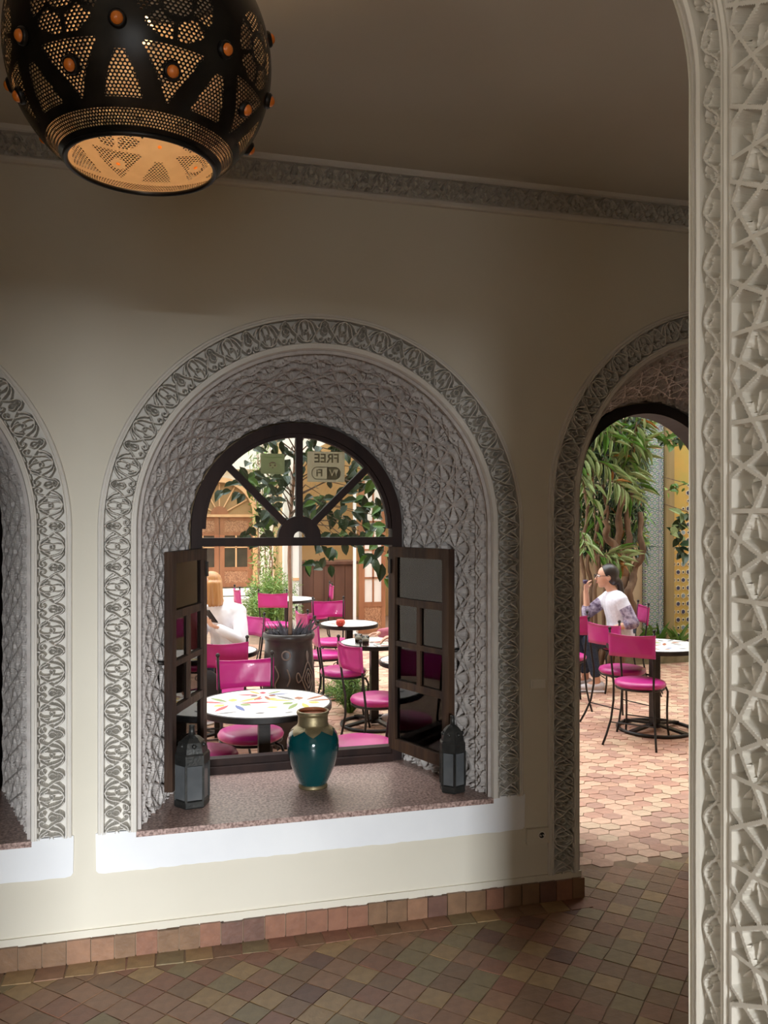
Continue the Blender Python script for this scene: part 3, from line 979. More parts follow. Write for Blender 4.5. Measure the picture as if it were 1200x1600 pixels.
# stickers on the fanlight glass: seen from behind, so mirrored
def text_mesh(txt, size, material, name, parent, loc, mirror=True, bold=0.0, extr=0.0006):
    cu = bpy.data.curves.new(name, 'FONT')
    cu.body = txt; cu.size = size; cu.align_x = 'CENTER'; cu.align_y = 'CENTER'; cu.extrude = extr; cu.offset = bold
    o = bpy.data.objects.new(name, cu)
    COL.objects.link(o)
    dg = bpy.context.evaluated_depsgraph_get()
    me = bpy.data.meshes.new_from_object(o.evaluated_get(dg))
    bpy.data.objects.remove(o, do_unlink=True)
    me.materials.clear(); me.materials.append(material)
    r = inst(name, me, parent, loc, (R(90), 0, 0), (-1 if mirror else 1, 1, 1))
    return r
def rrect(w, hgt, r, n=5):
    out = []
    for (sx, sz, a) in ((1, 1, 0), (-1, 1, 90), (-1, -1, 180), (1, -1, 270)):
        for k in range(n + 1):
            t = R(a + 90 * k / n)
            out.append((sx * (w / 2 - r) + r * math.cos(t), sz * (hgt / 2 - r) + r * math.sin(t)))
    return out
sg = empty('window_sticker', (0.797, YB - 0.006, 1.964))
tag(sg, 'white square sticker with mirrored free wireless lettering on fanlight', 'sticker')
MB().prism(rrect(0.190, 0.152, 0.006), -0.0012, 0.0).build('sheet', M['sign'], sg)
text_mesh('FREE', 0.062, M['sign_ink'], 'lettering', sg, (0.004, -0.0016, 0.041), bold=0.0012)
mb = MB()
oc = rrect(0.148, 0.064, 0.030, 8); ic = rrect(0.140, 0.056, 0.026, 8)
strip_prism(mb, ic + ic[:1], oc + oc[:1], -0.0018, -0.0013)
mb.build('pill_outline', M['sign_ink'], sg).location = (0, 0, -0.032)
# right half of the pill is solid with the letters left open
def cut_out(txt, size, outline, material, name, parent, loc):
    cu = bpy.data.curves.new(name, 'FONT')
    cu.body = txt; cu.size = size; cu.align_x = 'CENTER'; cu.align_y = 'CENTER'; cu.offset = 0.0008
    o = bpy.data.objects.new(name, cu)
    COL.objects.link(o)
    dg = bpy.context.evaluated_depsgraph_get()
    c2 = o.to_curve(dg).copy()
    bpy.data.objects.remove(o, do_unlink=True)
    c2.dimensions = '2D'; c2.fill_mode = 'BOTH'; c2.extrude = 0.0004; c2.offset = 0.0
    sp_ = c2.splines.new('POLY')
    sp_.points.add(len(outline) - 1)
    for q_, (x_, z_) in zip(sp_.points, outline): q_.co = (x_, z_, 0, 1)
    sp_.use_cyclic_u = True
    o = bpy.data.objects.new(name, c2)
    COL.objects.link(o)
    dg = bpy.context.evaluated_depsgraph_get()
    me = bpy.data.meshes.new_from_object(o.evaluated_get(dg))
    bpy.data.objects.remove(o, do_unlink=True)
    me.materials.clear(); me.materials.append(material)
    return inst(name, me, parent, loc, (R(90), 0, 0), (-1, 1, 1))
half = []
for p_ in rrect(0.146, 0.062, 0.029, 8):
    q_ = (-(max(p_[0], 0.004) - 0.036), p_[1])
    if not half or q_ != half[-1]: half.append(q_)
cut_out('Wi', 0.050, half, M['sign_ink'], 'pill_fill', sg, (0.036, -0.0020, -0.032))
text_mesh('Fi', 0.050, M['sign_ink'], 'lettering', sg, (-0.034, -0.0024, -0.032), bold=0.0012)
gs = empty('window_sticker', (0.530, YB - 0.006, 1.975))
tag(gs, 'small green rounded sticker with two round eyes on fanlight', 'sticker')
MB().prism(rrect(0.118, 0.100, 0.010), -0.0012, 0.0).add([(-0.012, -0.0012, -0.05), (0.010, -0.0012, -0.05), (-0.004, -0.0012, -0.064)], [(0, 1, 2)]).build('sheet', M['green_sign'], gs)
for cx_ in (-0.011, 0.011):
    mb = MB()
    strip_prism(mb, arc(cx_, -0.008, 0.0065, 0, 360, 20), arc(cx_, -0.008, 0.0115, 0, 360, 20), -0.0020, -0.0013)
    mb.build('eye_ring', M['sign'], gs)
    MB().prism(arc(cx_, -0.008, 0.0035, 0, 350, 12), -0.0024, -0.0013).build('pupil', M['red_ink'], gs)
mb = MB(); strip_prism(mb, arc(0, -0.012, 0.017, 30, 150, 12), arc(0, -0.012, 0.021, 30, 150, 12), -0.0020, -0.0013); mb.build('brow', M['red_ink'], gs)
MB().prism([(-0.004, -0.018), (0.004, -0.018), (0, -0.024)], -0.0022, -0.0013).build('beak', M['red_ink'], gs)
MB().bx(-0.045, 0.045, -0.0018, -0.0013, 0.028, 0.034).build('print_line', M['green_ink'], gs)
MB().bx(-0.034, 0.034, -0.0018, -0.0013, -0.038, -0.034).build('print_line', M['green_ink'], gs)

# ------------------------------------------------------------------ things on the sill
SZ = 0.4825
def on_sill(px, t):
    u = (px - 600) / 1300
    return (t * (math.sin(R(15)) + u * math.cos(R(15))), t * (math.cos(R(15)) - u * math.sin(R(15))), SZ)
vz = empty('vase', on_sill(489, 3.80))
tag(vz, 'teal glazed urn vase with brass neck standing on the granite sill', 'vase')
body = [(0.058, 0.012), (0.066, 0.022), (0.084, 0.060), (0.102, 0.105), (0.1145, 0.155), (0.119, 0.190), (0.1185, 0.215), (0.110, 0.242), (0.094, 0.264), (0.072, 0.279), (0.066, 0.286)]
MB().lathe(body, 48).build('body', M['teal'], vz, smooth=True)
MB().lathe([(0.056, 0.0), (0.066, 0.0), (0.066, 0.008), (0.061, 0.014), (0.060, 0.018)], 40).build('foot_ring', M['brass'], vz, smooth=True)
MB().lathe([(0.068, 0.279), (0.072, 0.286), (0.069, 0.291), (0.068, 0.327), (0.074, 0.334), (0.075, 0.342), (0.072, 0.347), (0.066, 0.348), (0.062, 0.342), (0.062, 0.286)], 40, cap=False).build('neck', M['brass'], vz, auto=40)
MB().lathe([(0.001, 0.330), (0.062, 0.330)], 32, cap=False).build('inner_clay', M['terracotta'], vz)
MB().lathe([(0.0615, 0.305), (0.062, 0.347)], 32, cap=False).build('inner_rim', M['terracotta'], vz)
# toothed brass collar on the shoulder
mb = MB()
nt_ = 7
def body_r(z):
    zz = [p[1] for p in body]; rr = [p[0] for p in body]
    return float(np.interp(z, zz, rr))
n = nt_ * 8
vs, fs = [], []
for k in range(n):
    a = 2 * math.pi * (k / n) + 0.5
    ph = (k % 8) / 8
    dz = abs(ph - 0.5) * 2
    zlow = 0.246 + 0.024 * dz
    for z in np.linspace(0.285, zlow, 5):
        r = body_r(z) + 0.0025
        vs.append((r * math.cos(a), r * math.sin(a), z))
for k in range(n):
    l = (k + 1) % n
    for q in range(4):
        fs.append((k * 5 + q, k * 5 + q + 1, l * 5 + q + 1, l * 5 + q))
mb.add(vs, fs).build('toothed_collar', M['brass'], vz, smooth=True)

def make_lantern(name, loc, hgt, wid, label, rz=0.0):
    L = empty(name, loc, rz)
    tag(L, label, 'lantern', 'tin lanterns on the window sill')
    s = hgt / 0.355
    r = wid / 2
    def hexr(rad, off=0): return [(rad * math.cos(R(60 * k + off)), rad * math.sin(R(60 * k + off))) for k in range(6)]
    def hprof(prof, nm, m):
        mb = MB(); mb.lathe([(a * r, z * s) for a, z in prof], 6); return mb.build(nm, M[m], L)
    hprof([(.96, 0), (1.0, .006), (1.0, .030), (.92, .034)], 'base', 'lantern')
    for k in range(6):
        a = R(60 * k)
        p = (0.95 * r * math.cos(a), 0.95 * r * math.sin(a))
        MB().beam((p[0], p[1], .03 * s), (p[0], p[1], .195 * s), .009, .009).build('corner_post', M['lantern'], L)
        b = R(60 * k + 60)
        q = (0.95 * r * math.cos(b), 0.95 * r * math.sin(b))
        mid = ((p[0] + q[0]) / 2, (p[1] + q[1]) / 2)
        ln = math.hypot(q[0] - p[0], q[1] - p[1])
        rot = Matrix.Rotation(math.atan2(q[1] - p[1], q[0] - p[0]), 3, 'Z')
        MB().box((mid[0], mid[1], .112 * s), (ln - .008, .003, .150 * s), rot).build('pane', M['lantern_glass'], L)
    hprof([(.94, .188), (1.02, .190), (1.02, .232), (.94, .240)], 'collar', 'lantern')
    hprof([(.90, .240), (.86, .262), (.72, .286), (.45, .304), (.24, .312), (.17, .318)], 'dome', 'lantern')
    MB().lathe([(.20 * r, .312 * s), (.17 * r, .330 * s), (.155 * r, .352 * s), (.19 * r, .355 * s), (.02 * r, .357 * s)], 12).build('chimney', M['lantern'], L, smooth=True)
    for k in range(6):
        a = R(60 * k + 30)
        c = (0.70 * r * math.cos(a), 0.70 * r * math.sin(a), .272 * s)
        MB().ball(c, .010, 8, 6).build('boss', M['lantern'], L, smooth=True)
    return L
make_lantern('lantern', on_sill(300, 3.56), 0.338, 0.150, 'hexagonal dark tin lantern in front of the left casement', R(8))
make_lantern('lantern', on_sill(707, 3.745), 0.335, 0.120, 'hexagonal dark tin lantern in the shade behind the right casement', R(20))

# ------------------------------------------------------------------ wall fittings
sw = empty('wall_switch', (1.616, D, 0.972))
tag(sw, 'small ivory wall switch between window arch and doorway', 'switch')
MB().bx(-.036, .036, -.010, 0, -.020, .020).build('plate', M['plate'], sw)
MB().bx(-.026, .026, -.014, -.009, -.013, .013).build('rocker', M['plate'], sw)
so = empty('wall_socket', (1.622, D, 0.298))
tag(so, 'ivory wall socket box with round dark outlet low beside doorway', 'socket')
MB().bx(-.060, .044, -.018, 0, -.034, .034).build('box', M['wall'], so)
mb = MB(); strip_prism(mb, arc(0.008, 0.004, .013, 0, 360, 20), arc(0.008, 0.004, .018, 0, 360, 20), -.021, -.017); mb.build('outlet_ring', M['plate'], so)
MB().prism(arc(0.008, 0.004, .013, 0, 350, 16), -.0185, -.0175).build('outlet', M['black'], so)
mb = MB(); mb.tube([(0.001, -.019, .004), (0.001, -.027, .004)], .0035, 6).tube([(0.015, -.019, .004), (0.015, -.027, .004)], .0035, 6); mb.build('pin', M['plate'], so)

# ------------------------------------------------------------------ pierced brass pendant lamp
LC = (-0.039, 1.822, 2.664)
LR = 0.27
lamp = empty('pendant_lamp', LC)
tag(lamp, 'large pierced dark metal globe lamp with amber beads hanging from ceiling', 'lamp')
def zone(az, lat):
    al = ((az + 22.5) % 45) - 22.5
    be = ((az + 45) % 45) - 22.5
    ca = math.cos(R(lat))
    if -52.2 < lat < -45.0: return True
    if -42 < lat < -20:
        w = 14.0 * (lat + 42) / 22
        if abs(al) < w and math.hypot(al * ca, lat + 29.5) > 3.9: return True
    if -41.5 < lat < -24 and abs(be) < 1.6 + 8.6 * (-24 - lat) / 17.5: return True
    rr = math.hypot(al * ca, lat + 4)
    if rr < 15 and lat > -19.2:
        if abs(al * ca) < 0.9 and rr > 6: return False
        if 6.0 < rr < 7.6: return False
        if abs(abs(math.degrees(math.atan2(lat + 4, al * ca))) % 60 - 30) < 5 and rr > 7: return False
        return True
    if 16 < lat < 40 and abs(be) < 2 + 7 * (40 - lat) / 24: return True
    return False
def shell(name, rad, m, lat0=-56.0, lat1=47.0, nu=360, nv=103):
    me = bpy.data.meshes.new(name)
    vs = []; za = []
    for j in range(nv + 1):
        lat = lat0 + (lat1 - lat0) * j / nv
        for i in range(nu + 1):
            az = 360.0 * i / nu
            vs.append((rad * math.cos(R(lat)) * math.cos(R(az)), rad * math.cos(R(lat)) * math.sin(R(az)), rad * math.sin(R(lat)) * 0.985))
            za.append(1.0 if zone(az + 90 + 14.5 * -1, lat) else 0.0)
    fs = [(j * (nu + 1) + i, j * (nu + 1) + i + 1, (j + 1) * (nu + 1) + i + 1, (j + 1) * (nu + 1) + i) for j in range(nv) for i in range(nu)]
    me.from_pydata(vs, [], fs)
    at = me.attributes.new('pierced', 'FLOAT', 'POINT')
    at.data.foreach_set('value', za)
    uv = me.uv_layers.new(name='azlat')
    buf = np.zeros(len(me.loops) * 2, dtype=np.float32)
    li = np.zeros(len(me.loops), dtype=np.int32)
    me.loops.foreach_get('vertex_index', li)
    jj = li // (nu + 1); ii = li % (nu + 1)
    buf[0::2] = 360.0 * ii / nu
    buf[1::2] = lat0 + (lat1 - lat0) * jj / nv
    uv.data.foreach_set('uv', buf)
    me.polygons.foreach_set('use_smooth', [True] * len(me.polygons))
    me.materials.append(m)
    o = bpy.data.objects.new(name, me)
    COL.objects.link(o)
    o.parent = lamp
    return o
def pierced_mat(name, col, col2, rough, metal):
    m = mat(name, col, col2, 30, rough, metal)
    nt = m.node_tree
    b = nt.nodes['Principled BSDF']
    out = nt.nodes['Material Output']
    def math_(op, a, bb=None, c=None):
        n = nt.nodes.new('ShaderNodeMath'); n.operation = op
        for i, v in enumerate((a, bb, c)):
            if v is None: continue
            if isinstance(v, (int, float)): n.inputs[i].default_value = v
            else: nt.links.new(v, n.inputs[i])
        return n.outputs[0]
    uv = nt.nodes.new('ShaderNodeUVMap'); uv.uv_map = 'azlat'
    sp = nt.nodes.new('ShaderNodeSeparateXYZ')
    nt.links.new(uv.outputs[0], sp.inputs[0])
    row = math_('DIVIDE', sp.outputs[1], 1.32)
    ri = math_('FLOOR', row)
    fy = math_('SUBTRACT', math_('FRACT', math_('ADD', row, 100.0)), 0.5)
    par = math_('MULTIPLY', math_('MODULO', math_('ADD', ri, 100.0), 2.0), 0.5)
    colm = math_('ADD', math_('DIVIDE', sp.outputs[0], 2.0), par)
    fx = math_('SUBTRACT', math_('FRACT', colm), 0.5)
    d = math_('ADD', math_('POWER', math_('MULTIPLY', fx, 1.15), 2.0), math_('POWER', math_('MULTIPLY', fy, 1.0), 2.0))
    hole = math_('LESS_THAN', d, 0.135)
    at = nt.nodes.new('ShaderNodeAttribute'); at.attribute_name = 'pierced'
    zn = math_('GREATER_THAN', at.outputs['Fac'], 0.5)
    k = math_('MULTIPLY', hole, zn)
    tr = nt.nodes.new('ShaderNodeBsdfTransparent')
    mx = nt.nodes.new('ShaderNodeMixShader')
    nt.links.new(k, mx.inputs[0]); nt.links.new(b.outputs[0], mx.inputs[1]); nt.links.new(tr.outputs[0], mx.inputs[2])
    nt.links.new(mx.outputs[0], out.inputs[0])
    return m
M['lamp_out'] = pierced_mat('blackened_pierced_metal', (0.012, 0.011, 0.010), (0.022, 0.019, 0.016), 0.27, 0.55)
M['lamp_in'] = pierced_mat('bright_inner_brass', (0.36, 0.265, 0.165), (0.40, 0.295, 0.185), 0.55, 0.0)
shell('shade', LR, M['lamp_out'])
shell('shade_lining', LR - 0.003, M['lamp_in'])
M['lamp_rim'] = mat('blackened_metal', (0.014, 0.013, 0.013), (0.024, 0.022, 0.021), 30, 0.3, 0.6)
ro = LR * math.cos(R(-56)); zo = LR * math.sin(R(-56)) * 0.985
MB().tube([(ro * math.cos(2 * math.pi * k / 64), ro * math.sin(2 * math.pi * k / 64), zo) for k in range(64)], 0.0055, 8, closed=True).build('bottom_rim', M['lamp_rim'], lamp, smooth=True)
rt = LR * math.cos(R(47)); zt = LR * math.sin(R(47)) * 0.985
MB().tube([(rt * math.cos(2 * math.pi * k / 48), rt * math.sin(2 * math.pi * k / 48), zt) for k in range(48)], 0.006, 8, closed=True).build('top_rim', M['lamp_rim'], lamp, smooth=True)
M['amber'] = mat('amber_glass_bead', (0.85, 0.20, 0.02), (0.95, 0.30, 0.04), 40, 0.1, coat=0.6)  # orange lightened to carry a lamp glow the solid shell blocks
def bead(az, lat):
    d = Vector((math.cos(R(lat)) * math.cos(R(az)), math.cos(R(lat)) * math.sin(R(az)), math.sin(R(lat)) * 0.985))
    p = d * (LR + 0.002)
    q = d.to_track_quat('Z', 'Y')
    mb = MB().lathe([(0.0165, -0.003), (0.0165, 0.003), (0.013, 0.006), (0.011, 0.006)], 16, cap=False)
    b = inst('bead_setting', BEAD[0], lamp, p, q.to_euler())
    inst('amber_bead', BEAD[1], b, (0, 0, 0))
BEAD = (MB().lathe([(0.0165, -0.004), (0.0165, 0.002), (0.0135, 0.006), (0.0115, 0.006), (0.0115, 0.0)], 16, cap=False).mesh('bead_setting', M['lamp_rim'], True),
        MB().ball((0, 0, 0.004), 0.0118, 12, 8, (1, 1, 0.85)).mesh('amber_bead', M['amber'], True))
for k in range(8):
    bead(-90 + 14.5 + 45 * k, -29.5)
    bead(-90 + 14.5 + 22.5 + 45 * k, -14.5)
    bead(-90 + 14.5 + 22.5 + 45 * k, 14)
for k in range(4):
    a = R(45 + 90 * k)
    MB().tube([(rt * math.cos(a), rt * math.sin(a), zt), (0.02 * math.cos(a), 0.02 * math.sin(a), zt + 0.13)], 0.003, 6).build('chain', M['lamp_rim'], lamp)
MB().lathe([(0.012, zt + 0.12), (0.022, zt + 0.13), (0.010, zt + 0.16), (0.008, CEIL - LC[2] - 0.03), (0.05, CEIL - LC[2] - 0.02), (0.055, CEIL - LC[2])], 20).build('ceiling_mount', M['lamp_rim'], lamp, smooth=True)
MB().tube([(0, 0, zt + 0.12), (0, 0, 0.13)], 0.004, 6).build('cord', M['lamp_rim'], lamp)
MB().lathe([(0.016, 0.135), (0.018, 0.10), (0.014, 0.092)], 14).build('bulb_holder', M['lamp_rim'], lamp, smooth=True)
M['bulb'] = mat('lit_bulb', (1, 0.8, 0.5))
bs = M['bulb'].node_tree.nodes['Principled BSDF']
bs.inputs['Emission Color'].default_value = (1.0, 0.62, 0.28, 1); bs.inputs['Emission Strength'].default_value = 3.0
MB().ball((0, 0, 0.065), 0.026, 16, 10, (1, 1, 1.15)).build('bulb', M['bulb'], lamp, smooth=True)
ld = bpy.data.lights.new('lamp_glow', 'POINT')
ld.energy = 9.5; ld.color = (1.0, 0.66, 0.36); ld.shadow_soft_size = 0.03
lo = bpy.data.objects.new('lamp_glow', ld)
lo.location = (0, 0, 0.105)
COL.objects.link(lo)
lo.parent = lamp
# ------------------------------------------------------------------ courtyard shell
def at(px, t, z=0.0):
    """point of the place at optical depth t along a direction, for laying out the courtyard"""
    u = (px - 600) / 1300.0
    return Vector((t * (math.sin(R(15)) + u * math.cos(R(15))), t * (math.cos(R(15)) - u * math.sin(R(15))), z))
rng = random.Random(21)
YW = 16.0
struct('wall_courtyard_back', MB().bx(-4, 0.33, YW, YW + 0.2, 0, 8).bx(1.80, 3.2, YW, YW + 0.2, 0, 8).bx(0.33, 1.80, YW, YW + 0.2, 2.66, 8).bx(0.33, 1.80, YW + 0.12, YW + 0.2, 0, 2.66), M['court_wall'], 'white plaster wall at the far end of the courtyard')
struct('wall_courtyard_side', MB().bx(-4.2, -4, YE, YW + 0.2, 0, 8), M['court_wall'])
# carved wooden door far behind
dr = empty('door_2', (1.067, YW, 0))
tag(dr, 'far arched red-brown wooden double door with fanlight and carved panels', kind='structure')
mb = MB()
strip_prism(mb, arc(0, 1.785, 0.62, 0, 180, 28), arc(0, 1.785, 0.715, 0, 180, 28), -0.06, 0.1)
for sx in (-1, 1):
    a, b = sorted((sx * 0.62, sx * 0.715)); mb.bx(a, b, -0.06, 0.1, 0.40, 1.785)
mb.build('door_frame', M['palewood'], dr)
MB().prism(arc(0, 1.785, 0.62, 0, 180, 24), 0.04, 0.06).build('fanlight', mat('dusty_fanlight', (0.34, 0.22, 0.11), (0.38, 0.25, 0.13), 3, 0.25), dr)
for a in (30, 62, 90, 118, 150):
    MB().beam((0.17 * math.cos(R(a)), 0.03, 1.785 + 0.17 * math.sin(R(a))), (0.6 * math.cos(R(a)), 0.03, 1.785 + 0.6 * math.sin(R(a))), 0.022, 0.03, up=(0, 1, 0)).build('fan_bar', M['palewood'], dr)
MB().prism(arc(0, 1.785, 0.17, 0, 180, 16), 0.0, 0.05).build('fan_hub', M['redwood'], dr)
MB().bx(-0.62, 0.62, -0.03, 0.06, 1.75, 1.80).build('transom', M['palewood'], dr)
M['dark_glass'] = mat('dim_window_glass', (0.05, 0.045, 0.035), (0.09, 0.075, 0.055), 2.5, 0.12)
M['carved_panel'] = mat('carved_wood_panel', (0.24, 0.105, 0.055), (0.50, 0.27, 0.15), 55, 0.6, bump=0.8, bscale=60, detail=1)
for sx in (-1, 1):
    lf = empty('door_leaf', (sx * 0.31, 0.02, 0.42)); lf.parent = dr
    W2, H2 = 0.305, 1.33
    for a, b in ((-W2, -W2 + 0.09), (W2 - 0.09, W2)): MB().bx(a, b, -0.02, 0.02, 0, H2).build('stile', M['redwood'], lf)
    for a, b in ((0, 0.08), (0.31, 0.38), (0.98, 1.05), (1.27, H2)): MB().bx(-W2 + 0.09, W2 - 0.09, -0.02, 0.02, a, b).build('rail', M['redwood'], lf)
    MB().bx(-W2 + 0.09, W2 - 0.09, -0.012, 0.012, 0.08, 0.31).build('carved_panel', M['carved_panel'], lf)
    MB().bx(-W2 + 0.09, W2 - 0.09, -0.012, 0.012, 1.05, 1.27).build('carved_panel', M['carved_panel'], lf)
    MB().bx(-0.015, 0.015, -0.015, 0.015, 0.38, 0.98).build('muntin', M['palewood'], lf)
    MB().bx(-W2 + 0.09, W2 - 0.09, -0.015, 0.015, 0.745, 0.765).build('muntin', M['palewood'], lf)
    for x0, x1 in ((-W2 + 0.09, -0.015), (0.015, W2 - 0.09)):
        for z0, z1 in ((0.38, 0.745), (0.765, 0.98)): MB().bx(x0, x1, 0.0, 0.006, z0, z1).build('pane', M['dark_glass'], lf)
stp = empty('door_steps', (1.067, YW, 0))
tag(stp, 'pale stone steps below the far carved door', 'steps')
for k in range(3): MB().bx(-0.95 - 0.15 * k, 0.95 + 0.15 * k, -0.25 - 0.3 * k, -0.06, 0.0 if k == 2 else 0.14 * (2 - k) - 0.0, 0.14 * (3 - k) - 0.02).build('step', M['court_wall'], stp)

# side building with an open ochre bay
YV = 12.5
struct('wall_ochre_bay', MB().bx(1.92, 6.0, YV + 1.7, YV + 1.8, 0, 4).bx(3.9, 4.0, YV, YV + 1.7, 0, 4).bx(1.85, 1.95, YV + 0.1, YV + 1.7, 0, 4), M['ochre'], 'ochre back wall of the open bay')
mb = MB().bx(1.78, 1.95, YV - 0.05, YV + 0.12, 0, 8).bx(3.62, 7.0, YV, YV + 0.15, 0, 8)
ins = arc(2.78, 2.1, 0.84, 0, 180, 24)
strip_prism(mb, ins, [(p[0], 8.0) for p in ins], YV, YV + 0.15)
struct('wall_bay_front', mb, M['court_wall'], 'pale wall with arched opening beside the far bay')
fr = empty('french_door', at(581, 12.45))
tag(fr, 'tall red-brown glazed door leaf standing open beside ochre bay', 'door')
W2, H2 = 0.205, 2.42
for a, b in ((-W2, -W2 + 0.09), (W2 - 0.06, W2)): MB().bx(a, b, -0.02, 0.02, 0, H2).build('stile', M['redwood'], fr)
for a, b in ((0, 0.06), (0.40, 0.47), (2.3, H2)): MB().bx(-W2 + 0.09, W2 - 0.06, -0.02, 0.02, a, b).build('rail', M['redwood'], fr)
MB().bx(-W2 + 0.09, W2 - 0.06, -0.012, 0.012, 0.06, 0.40).build('carved_panel', M['carved_panel'], fr)
MB().bx(0.005, 0.03, -0.015, 0.015, 0.47, 2.3).build('muntin', M['redwood'], fr)
for z in (0.83, 1.25, 1.67): MB().bx(-W2 + 0.09, W2 - 0.06, -0.015, 0.015, z - .012, z + .012).build('muntin', M['redwood'], fr)
M['frost'] = mat('bright_curtained_glass', (0.78, 0.78, 0.76), (0.84, 0.84, 0.82), 4, 0.2)
for z0, z1 in ((0.47, .818), (.842, 1.238), (1.262, 1.658), (1.682, 2.3)):
    for x0, x1 in ((-W2 + .09, .005), (.03, W2 - .06)): MB().bx(x0, x1, 0, .006, z0, z1).build('pane', M['frost'], fr)
ps = empty('door_post', at(554, 12.35))
tag(ps, 'slender white post between cabinet and open glazed door', 'post')
MB().bx(-0.02, 0.02, -0.02, 0.02, 0.02, 2.3).build('shaft', M['white'], ps); MB().bx(-0.035, 0.035, -0.035, 0.035, 0, 0.02).build('foot', M['white'], ps)
gf = empty('glazed_screen', at(462, 12.3))
tag(gf, 'grey framed glazed screen left of the brown cabinet', 'screen')
for x in (-0.07, 0.07): MB().bx(x - 0.02, x + 0.02, -0.02, 0.02, 0, 2.4).build('post', mat('grey_frame_%d' % (x > 0), (0.30, 0.27, 0.24), rough=0.6), gf)
for z in (0.05, 0.82, 1.35, 2.38): MB().bx(-0.05, 0.05, -0.015, 0.015, z - 0.02, z + 0.02).build('rail', M['palewood'], gf)
for z0, z1 in ((0.07, .80), (.84, 1.33), (1.37, 2.36)): MB().bx(-0.05, 0.05, -0.003, 0.003, z0, z1).build('pane', M['frost'], gf)
cb = empty('wooden_cabinet', (2.545, 13.05, 0))
tag(cb, 'dark brown panelled wooden counter in front of ochre wall', 'cabinet')
MB().bx(-0.43, 0.43, -0.22, 0.25, 0.0, 1.0).build('body', M['cabinet'], cb)
MB().bx(-0.46, 0.46, -0.26, 0.28, 1.0, 1.045).build('top', M['cabinet'], cb)
for k in range(5): MB().bx(-0.42 + 0.168 * k + .006, -0.42 + 0.168 * (k + 1) - .006, -0.232, -0.22, 0.06, 0.97).build('plank', M['cabinet'], cb)

# tiled wall seen through the doorway
YT = 9.4
struct('wall_tiled', MB().bx(3.9, 5.93, YT, YT + 0.2, 0, 8).bx(5.93, 10, YT + 0.04, YT + 0.2, 0, 8), M['beige'], 'beige plaster courtyard wall behind the tree')
struct('wall_courtyard_right', MB().bx(9.0, 9.2, YE, YT + 0.2, 0, 8), M['court_wall'])
def zellige_blue():
    m = mat('blue_green_zellige', (0.3, 0.4, 0.4), rough=0.3)
    nt = m.node_tree; b = nt.nodes['Principled BSDF']
    tc = nt.nodes.new('ShaderNodeTexCoord')
    vo = nt.nodes.new('ShaderNodeTexVoronoi'); vo.inputs['Scale'].default_value = 17; vo.inputs['Randomness'].default_value = 0.0
    mp = nt.nodes.new('ShaderNodeMapping'); mp.inputs['Rotation'].default_value = (0, R(45), 0)
    nt.links.new(tc.outputs['Object'], mp.inputs[0]); nt.links.new(mp.outputs[0], vo.inputs['Vector'])
    cr = nt.nodes.new('ShaderNodeValToRGB'); cr.color_ramp.interpolation = 'CONSTANT'
    e = cr.color_ramp.elements
    e[0].color = (0.03, 0.05, 0.16, 1); e[0].position = 0
    e[1].color = (0.55, 0.55, 0.48, 1); e[1].position = 0.26
    for p, c in ((0.42, (0.10, 0.20, 0.34, 1)), (0.52, (0.24, 0.36, 0.20, 1)), (0.66, (0.50, 0.52, 0.46, 1))):
        q = e.new(p); q.color = c
    nt.links.new(vo.outputs['Distance'], cr.inputs[0]); nt.links.new(cr.outputs[0], b.inputs['Base Color'])
    return m
pil = struct('trim_1', MB().bx(5.94, 6.20, YT - 0.06, YT + 0.05, 0, 3.6), zellige_blue(), 'tall pilaster of blue and green mosaic tiles')
MB().bx(6.125, 6.16, YT - 0.066, YT - 0.06, 0, 3.6).build('edge_strip', mat('pale_blue_border', (0.45, 0.47, 0.42), (0.16, 0.20, 0.30), 30, 0.35), pil)
struct('trim_2', MB().bx(6.215, 6.33, YT - 0.10, YT + 0.04, 0, 3.6).bx(6.20, 6.225, YT - 0.04, YT + 0.03, 0, 3.6), mat('weathered_ochre_wood', (0.26, 0.19, 0.08), (0.34, 0.26, 0.12), 10, 0.7, stretch=(1, 1, 0.1)), 'weathered ochre wooden post beside the mosaics')
M['zel_yellow'] = mat('yellow_zellige', (0.62, 0.36, 0.08), (0.42, 0.36, 0.09), 2.2, 0.35)
zw = struct('wall_yellow_mosaic', MB().bx(6.33, 8.0, YT, YT + 0.05, 0, 3.6), M['zel_yellow'], 'yellow mosaic wall with dark star tiles')
zd, zwht, zblk, zgr = mat('ink_blue_tile', (0.03, 0.035, 0.09), rough=0.25), mat('ivory_tile', (0.62, 0.55, 0.38), rough=0.3), mat('black_tile', (0.015, 0.015, 0.02), rough=0.25), mat('grey_blue_tile', (0.22, 0.30, 0.34), rough=0.25)
def hexp(r): return [(r * math.cos(R(60 * k + 30)), r * math.sin(R(60 * k + 30))) for k in range(6)]
mbig = MB().prism(hexp(.040), -.004, 0, 0).prism(hexp(.026), -.008, -.003, 1).mesh('star_tile', [zwht, zd])
mbig2 = MB().prism(hexp(.040), -.004, 0, 0).prism(hexp(.026), -.008, -.003, 1).mesh('star_tile', [zwht, zgr])
msml = MB().prism(hexp(.026), -.004, 0, 0).prism(hexp(.012), -.008, -.003, 1).mesh('star_tile', [zwht, zblk])
for i in range(5):
    for j in range(16):
        zz = 0.10 + j * 0.205 + (0.1025 if i % 2 else 0)
        xx = 6.375 + i * 0.075
        if zz > 1.35 + i * 0.28: continue
        inst('star_tile', mbig2 if (i % 4 == 2 and j % 2) else mbig, zw, (xx, YT - 0.001, zz))
        inst('star_tile', msml, zw, (xx, YT - 0.001, zz + 0.1025))
